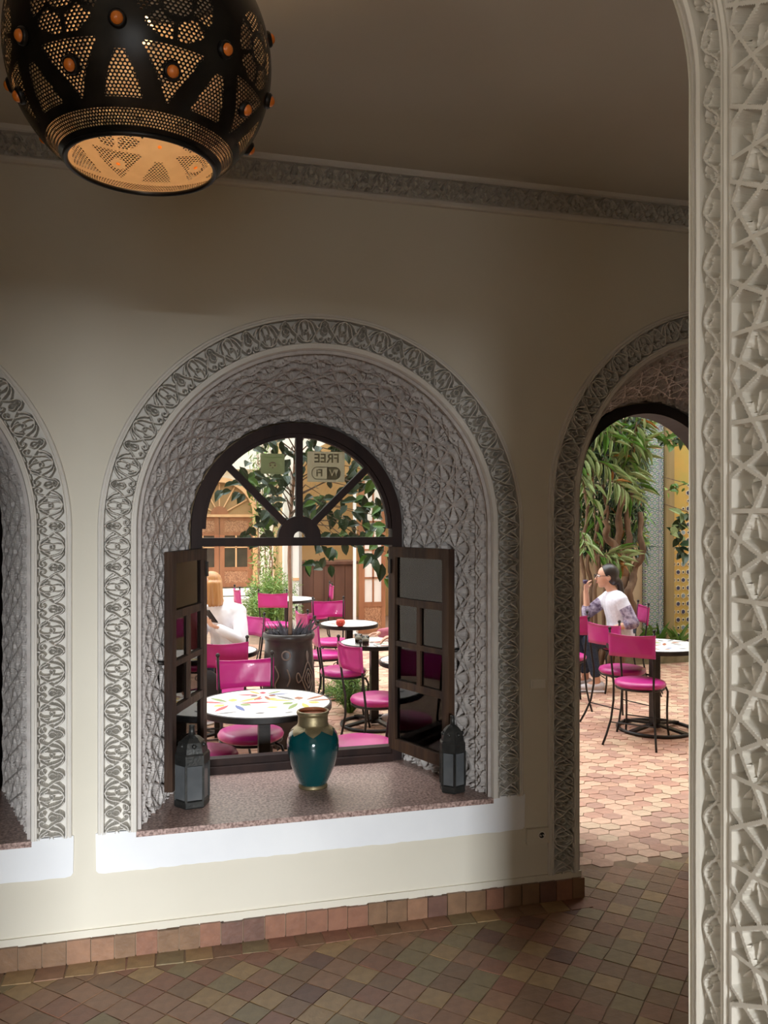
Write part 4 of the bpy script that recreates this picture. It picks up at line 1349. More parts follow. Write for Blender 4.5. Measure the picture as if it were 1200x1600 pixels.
# low planter kerb in front of that wall
struct('trim_3', MB().bx(5.2, 8.5, YT - 0.75, YT - 0.62, 0, 0.22), mat('mossy_stone', (0.16, 0.15, 0.09), (0.26, 0.24, 0.16), 9, 0.9, bump=0.4), 'low mossy planter kerb')
MB().bx(5.2, 8.5, YT - 0.62, YT, 0, 0.15).build('soil', M['soil'], bpy.data.objects['trim_3'])

# ------------------------------------------------------------------ tables
def make_table(name, loc, d, label, inlays, hgt=0.69, base_r=0.27):
    t = empty(name, loc)
    tag(t, label, 'table', 'round mosaic courtyard tables')
    r = d / 2
    MB().lathe([(0.001, hgt - 0.002), (r - 0.006, hgt - 0.002), (r - 0.005, hgt - 0.0005)], 48, cap=False).build('mosaic_top', M['table_white'], t)
    MB().lathe([(0.05, hgt - 0.035), (r - 0.004, hgt - 0.035), (r, hgt - 0.03), (r, hgt - 0.003), (r - 0.004, hgt), (r - 0.012, hgt), (r - 0.012, hgt - 0.006)], 48, cap=False).build('rim', M['iron'], t, auto=35)
    MB().lathe([(r - 0.02, hgt - 0.03), (0.0, hgt - 0.03)], 32, cap=False).build('underside', M['iron'], t)
    MB().bx(-0.032, 0.032, -0.032, 0.032, 0.02, hgt - 0.03).build('post', M['iron'], t)
    for k in range(4):
        a = R(90 * k + 20)
        MB().beam((0, 0, hgt - 0.045), (r * 0.7 * math.cos(a), r * 0.7 * math.sin(a), hgt - 0.04), 0.03, 0.015).build('top_brace', M['iron'], t)
        MB().beam((0.02 * math.cos(a), 0.02 * math.sin(a), 0.05), (base_r * math.cos(a), base_r * math.sin(a), 0.025), 0.045, 0.018).build('base_spoke', M['iron'], t)
    rg = [(base_r * math.cos(2 * math.pi * k / 40), base_r * math.sin(2 * math.pi * k / 40), 0.014) for k in range(40)]
    MB().tube(rg, 0.014, 8, closed=True).build('base_ring', M['iron'], t, smooth=True)
    for (x, y, ang, ln, wd, c) in inlays:
        inst('inlay', LENS[c], t, (x, y, hgt - 0.0018), (0, 0, R(ang)), (ln, wd, 1))
    return t
def lens(m):
    pts = [(-0.5, 0), (-0.25, 0.36), (0.0, 0.5), (0.25, 0.36), (0.5, 0), (0.25, -0.36), (0.0, -0.5), (-0.25, -0.36)]
    return MB().prism(pts, 0, 0.0012, axis='z').mesh('inlay', m)
LENS = [lens(m) for m in INLAY]
def flower(cx, cy, seed, s=1.0):
    s *= 1.5
    q = random.Random(seed); out = []
    for k in range(9):
        a = 40 * k + q.uniform(-8, 8)
        long_ = k % 3 != 2
        ln = (0.105 if long_ else 0.045) * s; wd = (0.022 if long_ else 0.034) * s
        d = (0.085 if long_ else 0.055) * s
        out.append((cx + d * math.cos(R(a)), cy + d * math.sin(R(a)), a, ln, wd, q.randrange(6)))
    return out
T1i = flower(-0.17, 0.02, 1) + flower(0.20, -0.02, 5) + flower(0.02, 0.20, 9, 0.7) + [(-0.05, -0.25, 5, .05, .03, 4), (0.03, -0.13, -10, .06, .035, 3), (-0.22, -0.20, 10, .11, .022, 4), (0.10, -0.27, 20, .05, .015, 4), (-0.02, 0.10, 30, .06, .03, 0), (0.06, 0.09, -20, .05, .03, 3)]
tables = {}
tables[1] = make_table('cafe_table', (0.55, 4.62, 0), 0.75, 'white mosaic table with flower inlays right outside the open window', T1i)
tables[2] = make_table('cafe_table', (3.86, 5.94, 0), 0.76, 'white mosaic table on heavy black base seen through the doorway', flower(-0.15, -0.05, 2) + flower(0.16, 0.1, 3) + [(0.0, -0.2, 10, .06, .03, 2), (-0.05, -0.25, 0, .05, .03, 5), (0.1, -0.24, 10, .1, .02, 4)], base_r=0.29)
tables[3] = make_table('cafe_table', (1.755, 7.86, 0), 0.57, 'white mosaic table holding the red candle glass', flower(-0.1, 0, 4, .7), 0.70)
tables[4] = make_table('cafe_table', (0.43, 6.55, 0), 0.60, 'white table behind the dark-backed chair, in front of phone user', flower(0.05, 0, 6, .8))
tables[5] = make_table('cafe_table', (1.705, 6.68, 0), 0.57, 'white mosaic table with two coffee glasses', flower(-0.05, -0.1, 7, .8))
tables[6] = make_table('cafe_table', (1.80, 5.74, 0), 0.58, 'white table half hidden by the right casement', flower(-0.15, -0.08, 8, .8))
tables[7] = make_table('cafe_table', (1.56, 10.62, 0), 0.72, 'farthest white table in front of brown counter', [])
tables[8] = make_table('cafe_table', (3.84, 7.62, 0), 0.57, 'small white table before the seated woman in lavender', [])

# ------------------------------------------------------------------ chairs
def make_chair():
    c = empty('iron_chair')
    S = 0.455
    MB().lathe([(0.001, S - 0.040), (0.172, S - 0.040), (0.190, S - 0.028), (0.194, S - 0.014), (0.184, S + 0.004), (0.150, S + 0.014), (0.001, S + 0.020)], 32, cap=False).build('seat_cushion', M['magenta'], c, smooth=True)
    MB().tube([(0.180 * math.cos(2 * math.pi * k / 28), 0.180 * math.sin(2 * math.pi * k / 28), S - 0.046) for k in range(28)], 0.008, 6, closed=True).build('seat_ring', M['iron'], c, smooth=True)
    # sling backrest, slightly bowed, wrapped round the posts
    vs, fs = [], []
    nx_, nz_ = 14, 5
    for side in (0, 1):
        for j in range(nz_ + 1):
            for i in range(nx_ + 1):
                u = i / nx_ * 2 - 1; v = j / nz_
                sag = 0.012 * (1 - u * u) if j == nz_ else (-0.004 * (1 - u * u) if j == 0 else 0)
                y = -0.212 - 0.030 * (1 - u * u) - 0.012 * v + (0.009 if side else -0.009) * (1.0 if 0 < i < nx_ else 0.9)
                rip = 0.004 * math.sin(7 * u + 5 * v) * (1 - u * u)
                vs.append((u * (0.176 - 0.004 * (1 - v)), y + rip, 0.668 + 0.176 * v - sag))
    def ix(s, i, j): return s * (nx_ + 1) * (nz_ + 1) + j * (nx_ + 1) + i
    for j in range(nz_):
        for i in range(nx_):
            fs.append((ix(0, i, j), ix(0, i + 1, j), ix(0, i + 1, j + 1), ix(0, i, j + 1)))
            fs.append((ix(1, i, j), ix(1, i, j + 1), ix(1, i + 1, j + 1), ix(1, i + 1, j)))
    for i in range(nx_):
        for j in (0, nz_): fs.append((ix(0, i, j), ix(1, i, j), ix(1, i + 1, j), ix(0, i + 1, j)))
    for j in range(nz_):
        for i in (0, nx_): fs.append((ix(0, i, j), ix(0, i, j + 1), ix(1, i, j + 1), ix(1, i, j)))
    MB().add(vs, fs).build('backrest', M['magenta'], c, smooth=True)
    for s in (-1, 1):
        pts = [(s * 0.166, -0.224, 0.868), (s * 0.164, -0.218, 0.76), (s * 0.158, -0.200, 0.60), (s * 0.150, -0.178, 0.45), (s * 0.152, -0.176, 0.32), (s * 0.164, -0.200, 0.18), (s * 0.184, -0.250, 0.07), (s * 0.200, -0.292, 0.0)]
        leg = MB().tube(pts, 0.0085, 8).build('leg', M['iron'], c, smooth=True)
        MB().ball((s * 0.166, -0.224, 0.876), 0.0135, 10, 7).build('finial', M['iron'], leg, smooth=True)
        pts = [(s * 0.120, 0.130, 0.41), (s * 0.150, 0.170, 0.40), (s * 0.162, 0.188, 0.36), (s * 0.158, 0.182, 0.22), (s * 0.160, 0.184, 0.10), (s * 0.168, 0.200, 0.0)]
        MB().tube(pts, 0.0085, 8).build('leg', M['iron'], c, smooth=True)
        sp = [(s * 0.150 + 0.0 , 0.05 + (0.035 - 0.0028 * k) * math.cos(k * 0.55), 0.355 + (0.035 - 0.0028 * k) * math.sin(k * 0.55)) for k in range(11)]
        MB().tube(sp, 0.004, 6).build('scroll', M['iron'], c, smooth=True)
    MB().tube([(-0.166, -0.205, 0.16), (0.166, -0.205, 0.16)], 0.005, 6).build('stretcher', M['iron'], c)
    MB().tube([(-0.160, 0.184, 0.14), (0.160, 0.184, 0.14)], 0.005, 6).build('stretcher', M['iron'], c)
    return c
proto = make_chair()
GRP = 'magenta iron courtyard chairs'
chair_spots = [
    ((3.57, 5.69), (0.55, 0.50), 'magenta chair nearest the doorway, its back towards us, at right table'),
    ((3.74, 6.23), (0.93, 0.30), 'magenta chair behind the nearest doorway chair, turned sideways to its table'),
    ((3.60, 6.98), (0.35, 0.94), 'magenta chair at the left doorway edge with black bag hung on it'),
    ((4.42, 7.39), (-0.966, 0.259), 'magenta chair the woman in lavender sits on'),
    ((0.51, 4.93), (0.05, -1.0), 'magenta chair facing us across the flower-inlaid table outside the window'),
    ((0.43, 6.13), (0.05, 1.0), 'dark-backed magenta chair behind the chair facing the window table'),
    ((0.595, 7.31), (-0.80, -0.60), 'magenta chair the phone user in white sits on'),
    ((1.33, 9.96), (0.30, 0.95), 'far magenta chair with its back to us at farthest table'),
    ((1.13, 10.42), (0.97, 0.10), 'far magenta chair seen edge-on left of the farthest table'),
    ((1.92, 10.70), (-0.98, 0.10), 'far magenta chair seen edge-on in front of brown counter'),
    ((1.71, 8.42), (0.02, -1.0), 'magenta chair facing us behind the red candle glass'),
    ((1.48, 7.66), (0.97, 0.15), 'magenta chair left of the candle table, back half hidden'),
    ((1.465, 6.78), (0.985, -0.10), 'magenta chair beside the big dark planter, turned to coffee table'),
    ((1.47, 5.66), (0.96, 0.25), 'magenta chair with curled iron scrolls close to right casement'),
    ((1.07, 4.53), (-1.0, 0.12), 'magenta chair whose seat shows just above window ledge, behind vase'),
    ((0.21, 4.55), (1.0, 0.05), 'magenta chair half hidden by left casement at flower-inlaid table'),
]
chairs = []
for k, ((x, y), (fx, fy), lab) in enumerate(chair_spots):
    o = proto if k == 0 else copy_tree(proto)
    o.location = (x, y, 0)
    o.rotation_euler = (0, 0, math.atan2(fy, fx) - math.pi / 2)
    tag(o, lab, 'chair', GRP)
    chairs.append(o)

# ------------------------------------------------------------------ small things on the tables
def glass_cup(loc, label):
    g = empty('coffee_glass', loc)
    tag(g, label, 'glass')
    MB().lathe([(0.024, 0.0), (0.026, 0.004), (0.032, 0.085), (0.030, 0.085), (0.024, 0.006)], 18, cap=False).build('glass_wall', M['glass'], g, smooth=True)
    MB().lathe([(0.022, 0.005), (0.0275, 0.045), (0.001, 0.045)], 16).build('coffee', mat('black_coffee', (0.012, 0.006, 0.003), rough=0.15), g)
    MB().lathe([(0.0275, 0.0455), (0.029, 0.062), (0.001, 0.064)], 16).build('milk_foam', mat('milk_foam', (0.62, 0.55, 0.46), rough=0.8), g)
p = at(571, 6.62)
glass_cup((p.x, p.y, 0.691), 'glass of layered coffee beside the reaching hand')
p = at(560, 6.72)
glass_cup((p.x, p.y, 0.691), 'glass of coffee at the left edge of its table')
cd = empty('candle_holder', (*at(532, 7.80)[:2], 0.701))
tag(cd, 'small round red glass candle holder on white table', 'candle holder')
MB().lathe([(0.022, 0), (0.040, 0.012), (0.046, 0.035), (0.038, 0.060), (0.034, 0.064), (0.030, 0.060), (0.036, 0.035), (0.020, 0.01)], 20, cap=False).build('bowl', M['red_candle'], cd, smooth=True)
MB().lathe([(0.001, 0.030), (0.034, 0.030)], 16, cap=False).build('wax', M['shirt'], cd)
bg = empty('handbag', (3.50, 6.76, 0.0))
tag(bg, 'black handbag with pale strap hanging from the left doorway chair', 'bag')
MB().ball((0, 0, 0.545), 0.105, 14, 9, (1.0, 0.55, 1.05)).build('bag_body', M['black'], bg, smooth=True)
MB().tube([(0.09, 0, 0.60), (0.10, 0.0, 0.74), (0.06, 0.03, 0.80), (0.0, 0.03, 0.80), (-0.08, 0, 0.62)], 0.008, 6).build('strap', mat('pale_strap', (0.30, 0.27, 0.22), rough=0.6), bg, smooth=True)
bg = empty('handbag', (0.30, 5.88, 0.0))
tag(bg, 'black bag slung under the dark-backed magenta chair', 'bag')
MB().ball((0, 0, 0.52), 0.11, 14, 9, (1.0, 0.5, 1.3)).build('bag_body', M['black'], bg, smooth=True)
for x in (-.015, .035): MB().bx(x - .011, x + .011, -.062, -.045, .44, .475).build('buckle', M['white'], bg)
# ------------------------------------------------------------------ plants
def leaf_mesh(m, n=4, fold=0.25, droop=0.15):
    """unit-length pointed leaf along +X, folded along the midrib"""
    vs, fs = [], []
    for k in range(n + 1):
        t = k / n
        w = 0.5 * math.sin(math.pi * min(1, t ** 0.8)) if 0 < k < n else 0.0
        z = -droop * t * t
        vs += [(t, -w, z + fold * w), (t, 0, z), (t, w, z + fold * w)]
    for k in range(n):
        a = 3 * k
        fs += [(a, a + 3, a + 4, a + 1), (a + 1, a + 4, a + 5, a + 2)]
    return MB().add(vs, fs).mesh('leaf', m)
def add_leaf(mb, p, d, up, ln, wd, mi=0, n=2, droop=0.12):
    d = d.normalized()
    s = d.cross(up)
    if s.length < 1e-3: s = Vector((1, 0, 0))
    s.normalize(); u = s.cross(d)
    a = p; b = p + d * ln * 0.5 - u * droop * ln * 0.25; c = p + d * ln - u * droop * ln
    mb.add([a, b + s * wd / 2 + u * wd * .12, c, b - s * wd / 2 + u * wd * .12, b], [(0, 1, 4), (1, 2, 4), (0, 4, 3), (4, 2, 3)], mi)
def leaf_matrix(d, up, ln, wd):
    d = d.normalized(); s = up.cross(d)
    if s.length < 1e-3: s = Vector((1, 0, 0))
    s.normalize(); u = d.cross(s)
    return Matrix((d, s, u)).transposed().to_euler(), (ln, wd, ln)
def rv(r, a): return Vector((r.uniform(-a, a), r.uniform(-a, a), r.uniform(-a, a)))

# ---- planter with slender tree behind the window table
pt = empty('planter', (0.935, 6.28, 0))
pt.scale = (0.95, 0.95, 1.0)
tag(pt, 'big dark glazed clay planter with arabesque relief and ring handles', 'planter')
MB().lathe([(0.165, 0.0), (0.185, 0.02), (0.200, 0.15), (0.212, 0.35), (0.205, 0.55), (0.190, 0.72), (0.186, 0.79), (0.200, 0.80), (0.208, 0.82), (0.204, 0.845), (0.190, 0.848), (0.180, 0.82), (0.178, 0.78)], 40, cap=False).build('body', M['pot'], pt, smooth=True)
MB().lathe([(0.001, 0.79), (0.18, 0.79)], 24, cap=False).build('earth', M['soil'], pt)
def on_pot(a, z, off=0.004):
    rr = float(np.interp(z, [0, .02, .15, .35, .55, .72, .79], [.165, .185, .2, .212, .205, .19, .186])) + off
    return (rr * math.sin(R(a)), -rr * math.cos(R(a)), z)
for lines in ([(20, .52), (30, .60), (38, .64), (46, .60), (56, .52), (46, .44), (38, .40), (30, .44), (20, .52)], [(26, .52), (33, .57), (38, .59), (43, .57), (50, .52), (43, .47), (38, .45), (33, .47), (26, .52)], [(38, .64), (36, .69), (38, .72), (40, .69), (38, .64)], [(38, .40), (36, .36), (38, .33), (40, .36), (38, .40)], [(20, .52), (12, .50), (8, .54), (12, .57), (20, .52)], [(34, .52), (38, .56), (42, .52), (38, .48), (34, .52)],
              [(-40, .62), (-30, .55), (-38, .48), (-30, .42)], [(-12, .60), (-6, .53), (-12, .47)]):
    P = curve([(a / 200, z) for a, z in lines])[::6]
    MB().tube([on_pot(q[0] * 200, q[1]) for q in P], 0.0056, 6).build('relief_line', M['potline'], pt, smooth=True)
for a in (-14, 150):
    c = Vector(on_pot(a, 0.70, 0.018))
    MB().tube([c + Vector((0.032 * math.cos(2 * math.pi * k / 20) * math.cos(R(a)), 0.032 * math.cos(2 * math.pi * k / 20) * math.sin(R(a)), 0.032 * math.sin(2 * math.pi * k / 20))) for k in range(20)], 0.006, 6, closed=True).build('ring_handle', M['potline'], pt, smooth=True)
rq = random.Random(4)
sp = empty('spiky_plant', (0.945, 6.28, 0.79))
tag(sp, 'grey-purple spiky rosettes growing in the dark planter', 'plant')
blade = MB().add([(0, -.5, 0), (0, .5, 0), (.45, .42, .1), (.45, -.42, .1), (1, 0, 0.05), (.45, 0, .04), (0, 0, -.05)], [(0, 3, 5, 6), (6, 5, 2, 1), (3, 4, 5), (5, 4, 2)]).mesh('leaf', M['leaf_purple'])
for k in range(70):
    a = rq.uniform(0, 360); rr = rq.uniform(0.02, 0.15)
    d = Vector((math.cos(R(a)), math.sin(R(a)), rq.uniform(0.5, 2.2)))
    rot, sc = leaf_matrix(d, Vector((0, 0, 1)), rq.uniform(0.09, 0.19), rq.uniform(0.008, 0.015))
    inst('leaf', blade, sp, (rr * math.cos(R(a)), rr * math.sin(R(a)), 0.002), rot, sc)
tree = empty('slender_tree', (0.945, 6.28, 0.79))
tag(tree, 'slender tree with glossy dark leaves rising from the dark planter', 'tree')
def loc_t(px, py, t):
    v = at(px, t, 1.7 + (812 - py) / 1300 * t)
    return v - Vector((0.945, 6.28, 0.79))
trunk = [Vector((0, 0, -0.02)), Vector((0.004, 0, 0.3)), Vector((-0.006, 0.0, 0.6)), Vector((0.0, 0, 0.9)), Vector((0.02, -0.05, 1.2)), Vector((0.03, -0.1, 1.5)), Vector((0.05, -0.12, 1.9))]
MB().tube(trunk, [.016, .015, .014, .013, .012, .010, .006], 8).build('trunk', M['paletrunk'], tree, smooth=True)
LEAFM = [leaf_mesh(M['leaf_dark']), leaf_mesh(M['leaf_mid'])]
clusters = [(400, 762, 5.7), (385, 742, 5.6), (368, 752, 5.6), (430, 762, 5.8), (440, 792, 5.8), (420, 778, 5.7), (405, 808, 5.7), (398, 832, 5.7), (440, 735, 5.9), (452, 712, 6.0), (480, 802, 5.9), (500, 772, 5.9), (520, 790, 5.8), (560, 802, 5.6), (575, 790, 5.5), (590, 806, 5.4), (600, 836, 5.3), (545, 822, 5.6), (530, 842, 5.6), (508, 838, 5.7), (592, 882, 5.2), (602, 862, 5.2), (500, 868, 5.8), (472, 700, 6.0), (492, 695, 6.0), (522, 698, 5.9), (552, 712, 5.8), (575, 735, 5.7), (596, 760, 5.5), (545, 745, 5.8), (508, 735, 6.0), (570, 765, 5.6), (382, 690, 5.9), (430, 690, 6.1), (584, 842, 5.3)]
allp = []
tw = MB()
for (px, py, t) in clusters:
    c = loc_t(px, py, t)
    h0 = max(0.9, min(1.85, c.z - 0.05))
    root = Vector((np.interp(h0, [p.z for p in trunk], [p.x for p in trunk]), np.interp(h0, [p.z for p in trunk], [p.y for p in trunk]), h0))
    mid = (root + c) / 2 + Vector((0, 0, 0.10))
    tw.tube([root, mid, c], [.006, .004, .002], 5)
    for k in range(8):
        p = c + rv(rq, 0.09)
        d = Vector((rq.uniform(-1, 1), rq.uniform(-1, .6), rq.uniform(-1.3, 0.2)))
        rot, sc = leaf_matrix(d, Vector((rq.uniform(-.4, .4), -0.8, 0.5)), rq.uniform(0.085, 0.125), rq.uniform(0.045, 0.065))
        inst('leaf', LEAFM[0 if rq.random() < 0.8 else 1], tree, p, rot, sc)
tw.build('branches', M['trunk'], tree, smooth=True)
# crown above the window head
mb = MB()
for k in range(900):
    p = Vector((rq.gauss(0.15, 0.55), max(-1.8, rq.gauss(-0.15, 0.45)), 1.95 + abs(rq.gauss(0, 0.45))))
    add_leaf(mb, p, rv(rq, 1) + Vector((0, 0, -.5)), Vector((0, -.3, 1)), rq.uniform(.08, .13), rq.uniform(.04, .06), 0 if rq.random() < .8 else 1)
tag(mb.build('crown_foliage', [M['leaf_dark'], M['leaf_mid']], tree), kind='stuff')

# ---- feathery bushes
def feather_bush(name, loc, rad, hgt, n, mats, label, seed, ln=(0.02, 0.045), wd=0.004):
    q = random.Random(seed)
    b = empty(name, loc)
    tag(b, label, 'bush')
    st = MB(); fo = MB()
    for k in range(n):
        a = q.uniform(0, 2 * math.pi); sp_ = q.uniform(0.15, 1.0)
        hh = hgt * q.uniform(0.55, 1.0)
        tip = Vector((rad * sp_ * math.cos(a), rad * sp_ * math.sin(a), hh * (1.0 - 0.45 * sp_ * sp_)))
        p0 = Vector((0.08 * rad * math.cos(a), 0.08 * rad * math.sin(a), 0))
        p1 = Vector((tip.x * .45, tip.y * .45, tip.z * .75))
        st.tube([p0, p1, tip], [.003, .002, .001], 3, cap=False)
        for j in range(26):
            t = 0.25 + 0.75 * j / 26
            p = p0 * (1 - t) ** 2 + p1 * 2 * t * (1 - t) + tip * t * t
            add_leaf(fo, p, rv(q, 1) + Vector((math.cos(a) * .5, math.sin(a) * .5, .2)), rv(q, 1), q.uniform(*ln), wd, q.randrange(len(mats)))
    st.build('stems', mats[0], b)
    tag(fo.build('foliage', mats, b), kind='stuff')
    return b
feather_bush('fern_bush', (*at(428, 11.6)[:2], 0), 0.42, 1.15, 150, [M['leaf_light'], M['leaf_mid']], 'tall feathery light green bush behind the far chairs', 3, (0.05, 0.10), 0.012)
feather_bush('fern_bush', (*at(404, 12.2)[:2], 0), 0.34, 0.95, 90, [M['leaf_light'], M['leaf_mid']], 'lower feathery bush at the foot of the far carved door', 5, (0.05, 0.10), 0.012)
feather_bush('fern_bush', (*at(547, 7.35)[:2], 0), 0.32, 0.45, 170, [M['leaf_mid'], M['leaf_light']], 'fluffy green fern on the floor under the coffee table chairs', 7, (0.025, 0.055), 0.005)
# climber on the bright far wall
cl = empty('climbing_plant', (*at(411, 13.6)[:2], 0))
tag(cl, 'thin pale green climber rising against the bright far wall', 'climber')
stm = MB(); fo = MB()
for k in range(7):
    a = rq.uniform(-.18, .18)
    pts = [Vector((a, 0.0, 0)), Vector((a + rq.uniform(-.1, .1), 0, 1.0)), Vector((a + rq.uniform(-.16, .16), 0, 2.0)), Vector((a + rq.uniform(-.22, .22), 0, 3.2))]
    stm.tube(pts, [.012, .010, .008, .004], 5)
    for j in range(150):
        t = j / 150
        i = min(2, int(t * 3)); f = t * 3 - i
        p = pts[i].lerp(pts[i + 1], f) + rv(rq, 0.13)
        add_leaf(fo, p, rv(rq, 1) + Vector((0, 0, -.7)), rv(rq, 1), rq.uniform(.07, .15), rq.uniform(.012, .03), rq.randrange(2))
stm.build('stem', M['paletrunk'], cl)
tag(fo.build('foliage', [M['leaf_light'], M['leaf_mid']], cl), kind='stuff')

# ---- old tree with long slender leaves outside the doorway
ot = empty('long_leaved_tree', (4.95, 8.55, 0))
tag(ot, 'large tree with gnarled brown trunks and long slender leaves beyond the doorway', 'tree')
def lo2(px, py, t): return at(px, t, 1.7 + (812 - py) / 1300 * t) - Vector((4.95, 8.55, 0))
for pts in ([(968, 985, 9.5), (972, 920, 9.5), (985, 870, 9.5), (978, 820, 9.6), (990, 760, 9.7)], [(955, 985, 9.6), (960, 930, 9.6), (955, 880, 9.6), (966, 830, 9.6), (972, 770, 9.6), (960, 700, 9.7)], [(990, 960, 9.4), (982, 925, 9.4), (994, 890, 9.5), (1003, 860, 9.5), (1000, 800, 9.6)],
            [(940, 985, 9.7), (946, 930, 9.7), (938, 880, 9.7), (948, 800, 9.7), (940, 720, 9.8)], [(914, 985, 9.4), (912, 930, 9.4), (910, 860, 9.4), (916, 790, 9.5), (912, 720, 9.5)], [(925, 985, 9.4), (924, 930, 9.4), (920, 880, 9.4), (930, 830, 9.4), (950, 790, 9.4)], [(933, 985, 9.3), (930, 920, 9.3), (934, 868, 9.3), (916, 842, 9.3)], [(975, 900, 9.3), (965, 860, 9.3), (950, 840, 9.3), (944, 812, 9.3)]):
    P3 = [lo2(*p) for p in pts]
    P3[0].z = max(P3[0].z, -0.0) * 0 + 0.0 if pts[0][1] > 980 else P3[0].z
    cc = []
    for i in range(len(P3) - 1):
        for k in range(5): cc.append(P3[i].lerp(P3[i + 1], k / 5) + Vector((0.018 * math.sin(i * 5 + k * 1.3), 0.015 * math.cos(i * 3 + k), 0)))
    cc.append(P3[-1])
    r0 = 0.055 if pts[0][0] > 950 else 0.028
    MB().tube(cc, [r0 * (1 - 0.5 * k / len(cc)) * (1 + 0.15 * math.sin(k * 1.7)) for k in range(len(cc))], 8).build('trunk', M['trunk'], ot, smooth=True)
LL = [leaf_mesh(M['leaf_pale'], 5, 0.3, 0.12), leaf_mesh(M['leaf_mid'], 5, 0.3, 0.15), leaf_mesh(M['leaf_brown'], 5, 0.3, 0.2)]
fronds = [((925, 700), (930, 830)), ((912, 660), (960, 690)), ((935, 655), (985, 690)), ((955, 690), (1005, 715)), ((930, 720), (965, 745)), ((905, 730), (915, 775)), ((945, 710), (985, 735)), ((975, 700), (1010, 700)), ((920, 690), (905, 740)), ((960, 650), (930, 690)), ((985, 655), (1010, 680)), ((975, 740), (1000, 765)), ((950, 750), (985, 775)), ((935, 868), (970, 885)), ((945, 866), (980, 872)), ((905, 690), (912, 720)), ((995, 660), (985, 720)), ((908, 830), (914, 860))]
nleaf = 0
for (a, b) in fronds:
    t = rq.uniform(8.75, 9.1)
    pa, pb = lo2(a[0], a[1], t), lo2(b[0], b[1], t - rq.uniform(0, 0.25))
    mid = (pa + pb) / 2 + Vector((0, 0, 0.04))
    MB().tube([pa, mid, pb], [.006, .005, .003], 5).build('twig', M['trunk'], ot)
    ax = (pb - pa).normalized()
    sd = ax.cross(Vector((0.5, 0.86, 0))).normalized()
    for k in range(12):
        f = 0.05 + 0.95 * k / 11
        p = pa.lerp(pb, f) + Vector((0, 0, 0.04 * (1 - (2 * f - 1) ** 2)))
        sgn = 1 if k % 2 else -1
        d = sd * sgn * rq.uniform(.5, 1) + ax * rq.uniform(.4, .9) + Vector((0, 0, -rq.uniform(0.2, .7))) + Vector((-.25, -.45, 0)) * rq.uniform(-.2, 1)
        rot, sc = leaf_matrix(d, Vector((rq.uniform(-.4, .4), -0.6, 0.8)), rq.uniform(0.17, 0.29), rq.uniform(0.030, 0.046))
        inst('leaf', LL[0 if rq.random() < .62 else (1 if rq.random() < .85 else 2)], ot, p, rot, sc)
mb = MB()
for k in range(3600):
    px, py = rq.uniform(885, 1008), rq.uniform(590, 730) if rq.random() < .55 else rq.uniform(720, 862)
    p = lo2(px, py, rq.uniform(8.9, 9.75) if py < 735 else rq.uniform(9.72, 10.25))
    if p.y + 8.55 > YT - 0.22: continue
    add_leaf(mb, p, rv(rq, 1) + Vector((0, -.2, -.8)), Vector((0, -.6, .8)), rq.uniform(.12, .26), rq.uniform(.022, .038), rq.choices((0, 1, 2, 3), (3, 6, .8, 0.4))[0])
tag(mb.build('inner_foliage', [M['leaf_mid'], M['leaf_dark'], M['leaf_pale'], M['leaf_brown']], ot), kind='stuff')
# vines hanging over the mosaics
def vine(label, pts, n, mats, lw, seed):
    q = random.Random(seed)
    base = at(pts[0][0], pts[0][2], 1.7 + (812 - pts[0][1]) / 1300 * pts[0][2])
    o = empty('hanging_vine', base)
    tag(o, label, 'vine')
    P3 = [at(a, t, 1.7 + (812 - b) / 1300 * t) - base for a, b, t in pts]
    wl = Vector((base.x + 0.1, YT, base.z + 0.12)) - base
    MB().tube([wl] + P3, 0.005, 5).build('stem', M['trunk'], o)
    me = [leaf_mesh(m) for m in mats]
    for k in range(n):
        f = k / n * (len(P3) - 1); i = int(f)
        p = P3[i].lerp(P3[i + 1], f - i) + rv(q, .05)
        rot, sc = leaf_matrix(rv(q, 1) + Vector((0, -.4, -.5)), Vector((0, -.8, .5)), q.uniform(*lw), q.uniform(*lw) * .6)
        inst('leaf', me[q.randrange(len(me))], o, p, rot, sc)
vine('pale leafy sprig at the top of the doorway mosaics', [(1000, 640, 9.9), (1018, 652, 9.9), (1035, 646, 9.9), (1062, 660, 9.8)], 40, [M['leaf_light'], M['leaf_pale']], (.06, .11), 2)
vine('dark broad-leaved vine across the yellow mosaic', [(1075, 800, 10.0), (1062, 812, 10.0), (1055, 835, 10.0), (1064, 862, 10.0)], 30, [M['leaf_dark'], M['leaf_dark'], M['leaf_pale']], (.10, .20), 3)
vine('small-leaved pale sprig in front of the blue pilaster', [(1008, 800, 9.9), (1004, 830, 9.8), (1000, 850, 9.7)], 26, [M['leaf_light']], (.04, .08), 4)
vine('short green sprig on the yellow mosaic wall', [(1072, 755, 10.0), (1055, 762, 10.0), (1044, 766, 10.0)], 18, [M['leaf_light'], M['leaf_mid']], (.05, .09), 6)
vine('dark leaves hanging before the ochre post', [(1068, 670, 10.0), (1050, 690, 10.0), (1036, 685, 9.95)], 22, [M['leaf_dark'], M['leaf_mid']], (.08, .16), 8)
# strappy plants in the planter bed
for k, (px, t, lab) in enumerate(((1030, 9.85, 'strappy green plant at the foot of blue pilaster'), (1060, 9.8, 'strappy green plant at the foot of yellow mosaic'), (996, 9.75, 'strappy green plant right behind the seated woman'))):
    b = empty('strappy_plant', (*at(px, t)[:2], 0.02))
    tag(b, lab, 'plant')
    for j in range(16):
        a = rq.uniform(0, 360)
        d = Vector((math.cos(R(a)) * .7, math.sin(R(a)) * .7, rq.uniform(.6, 2.2)))
        rot, sc = leaf_matrix(d, Vector((0, 0, 1)), rq.uniform(.22, .42), rq.uniform(.02, .03))
        inst('leaf', LL[1], b, (0, 0, 0.13), rot, sc)

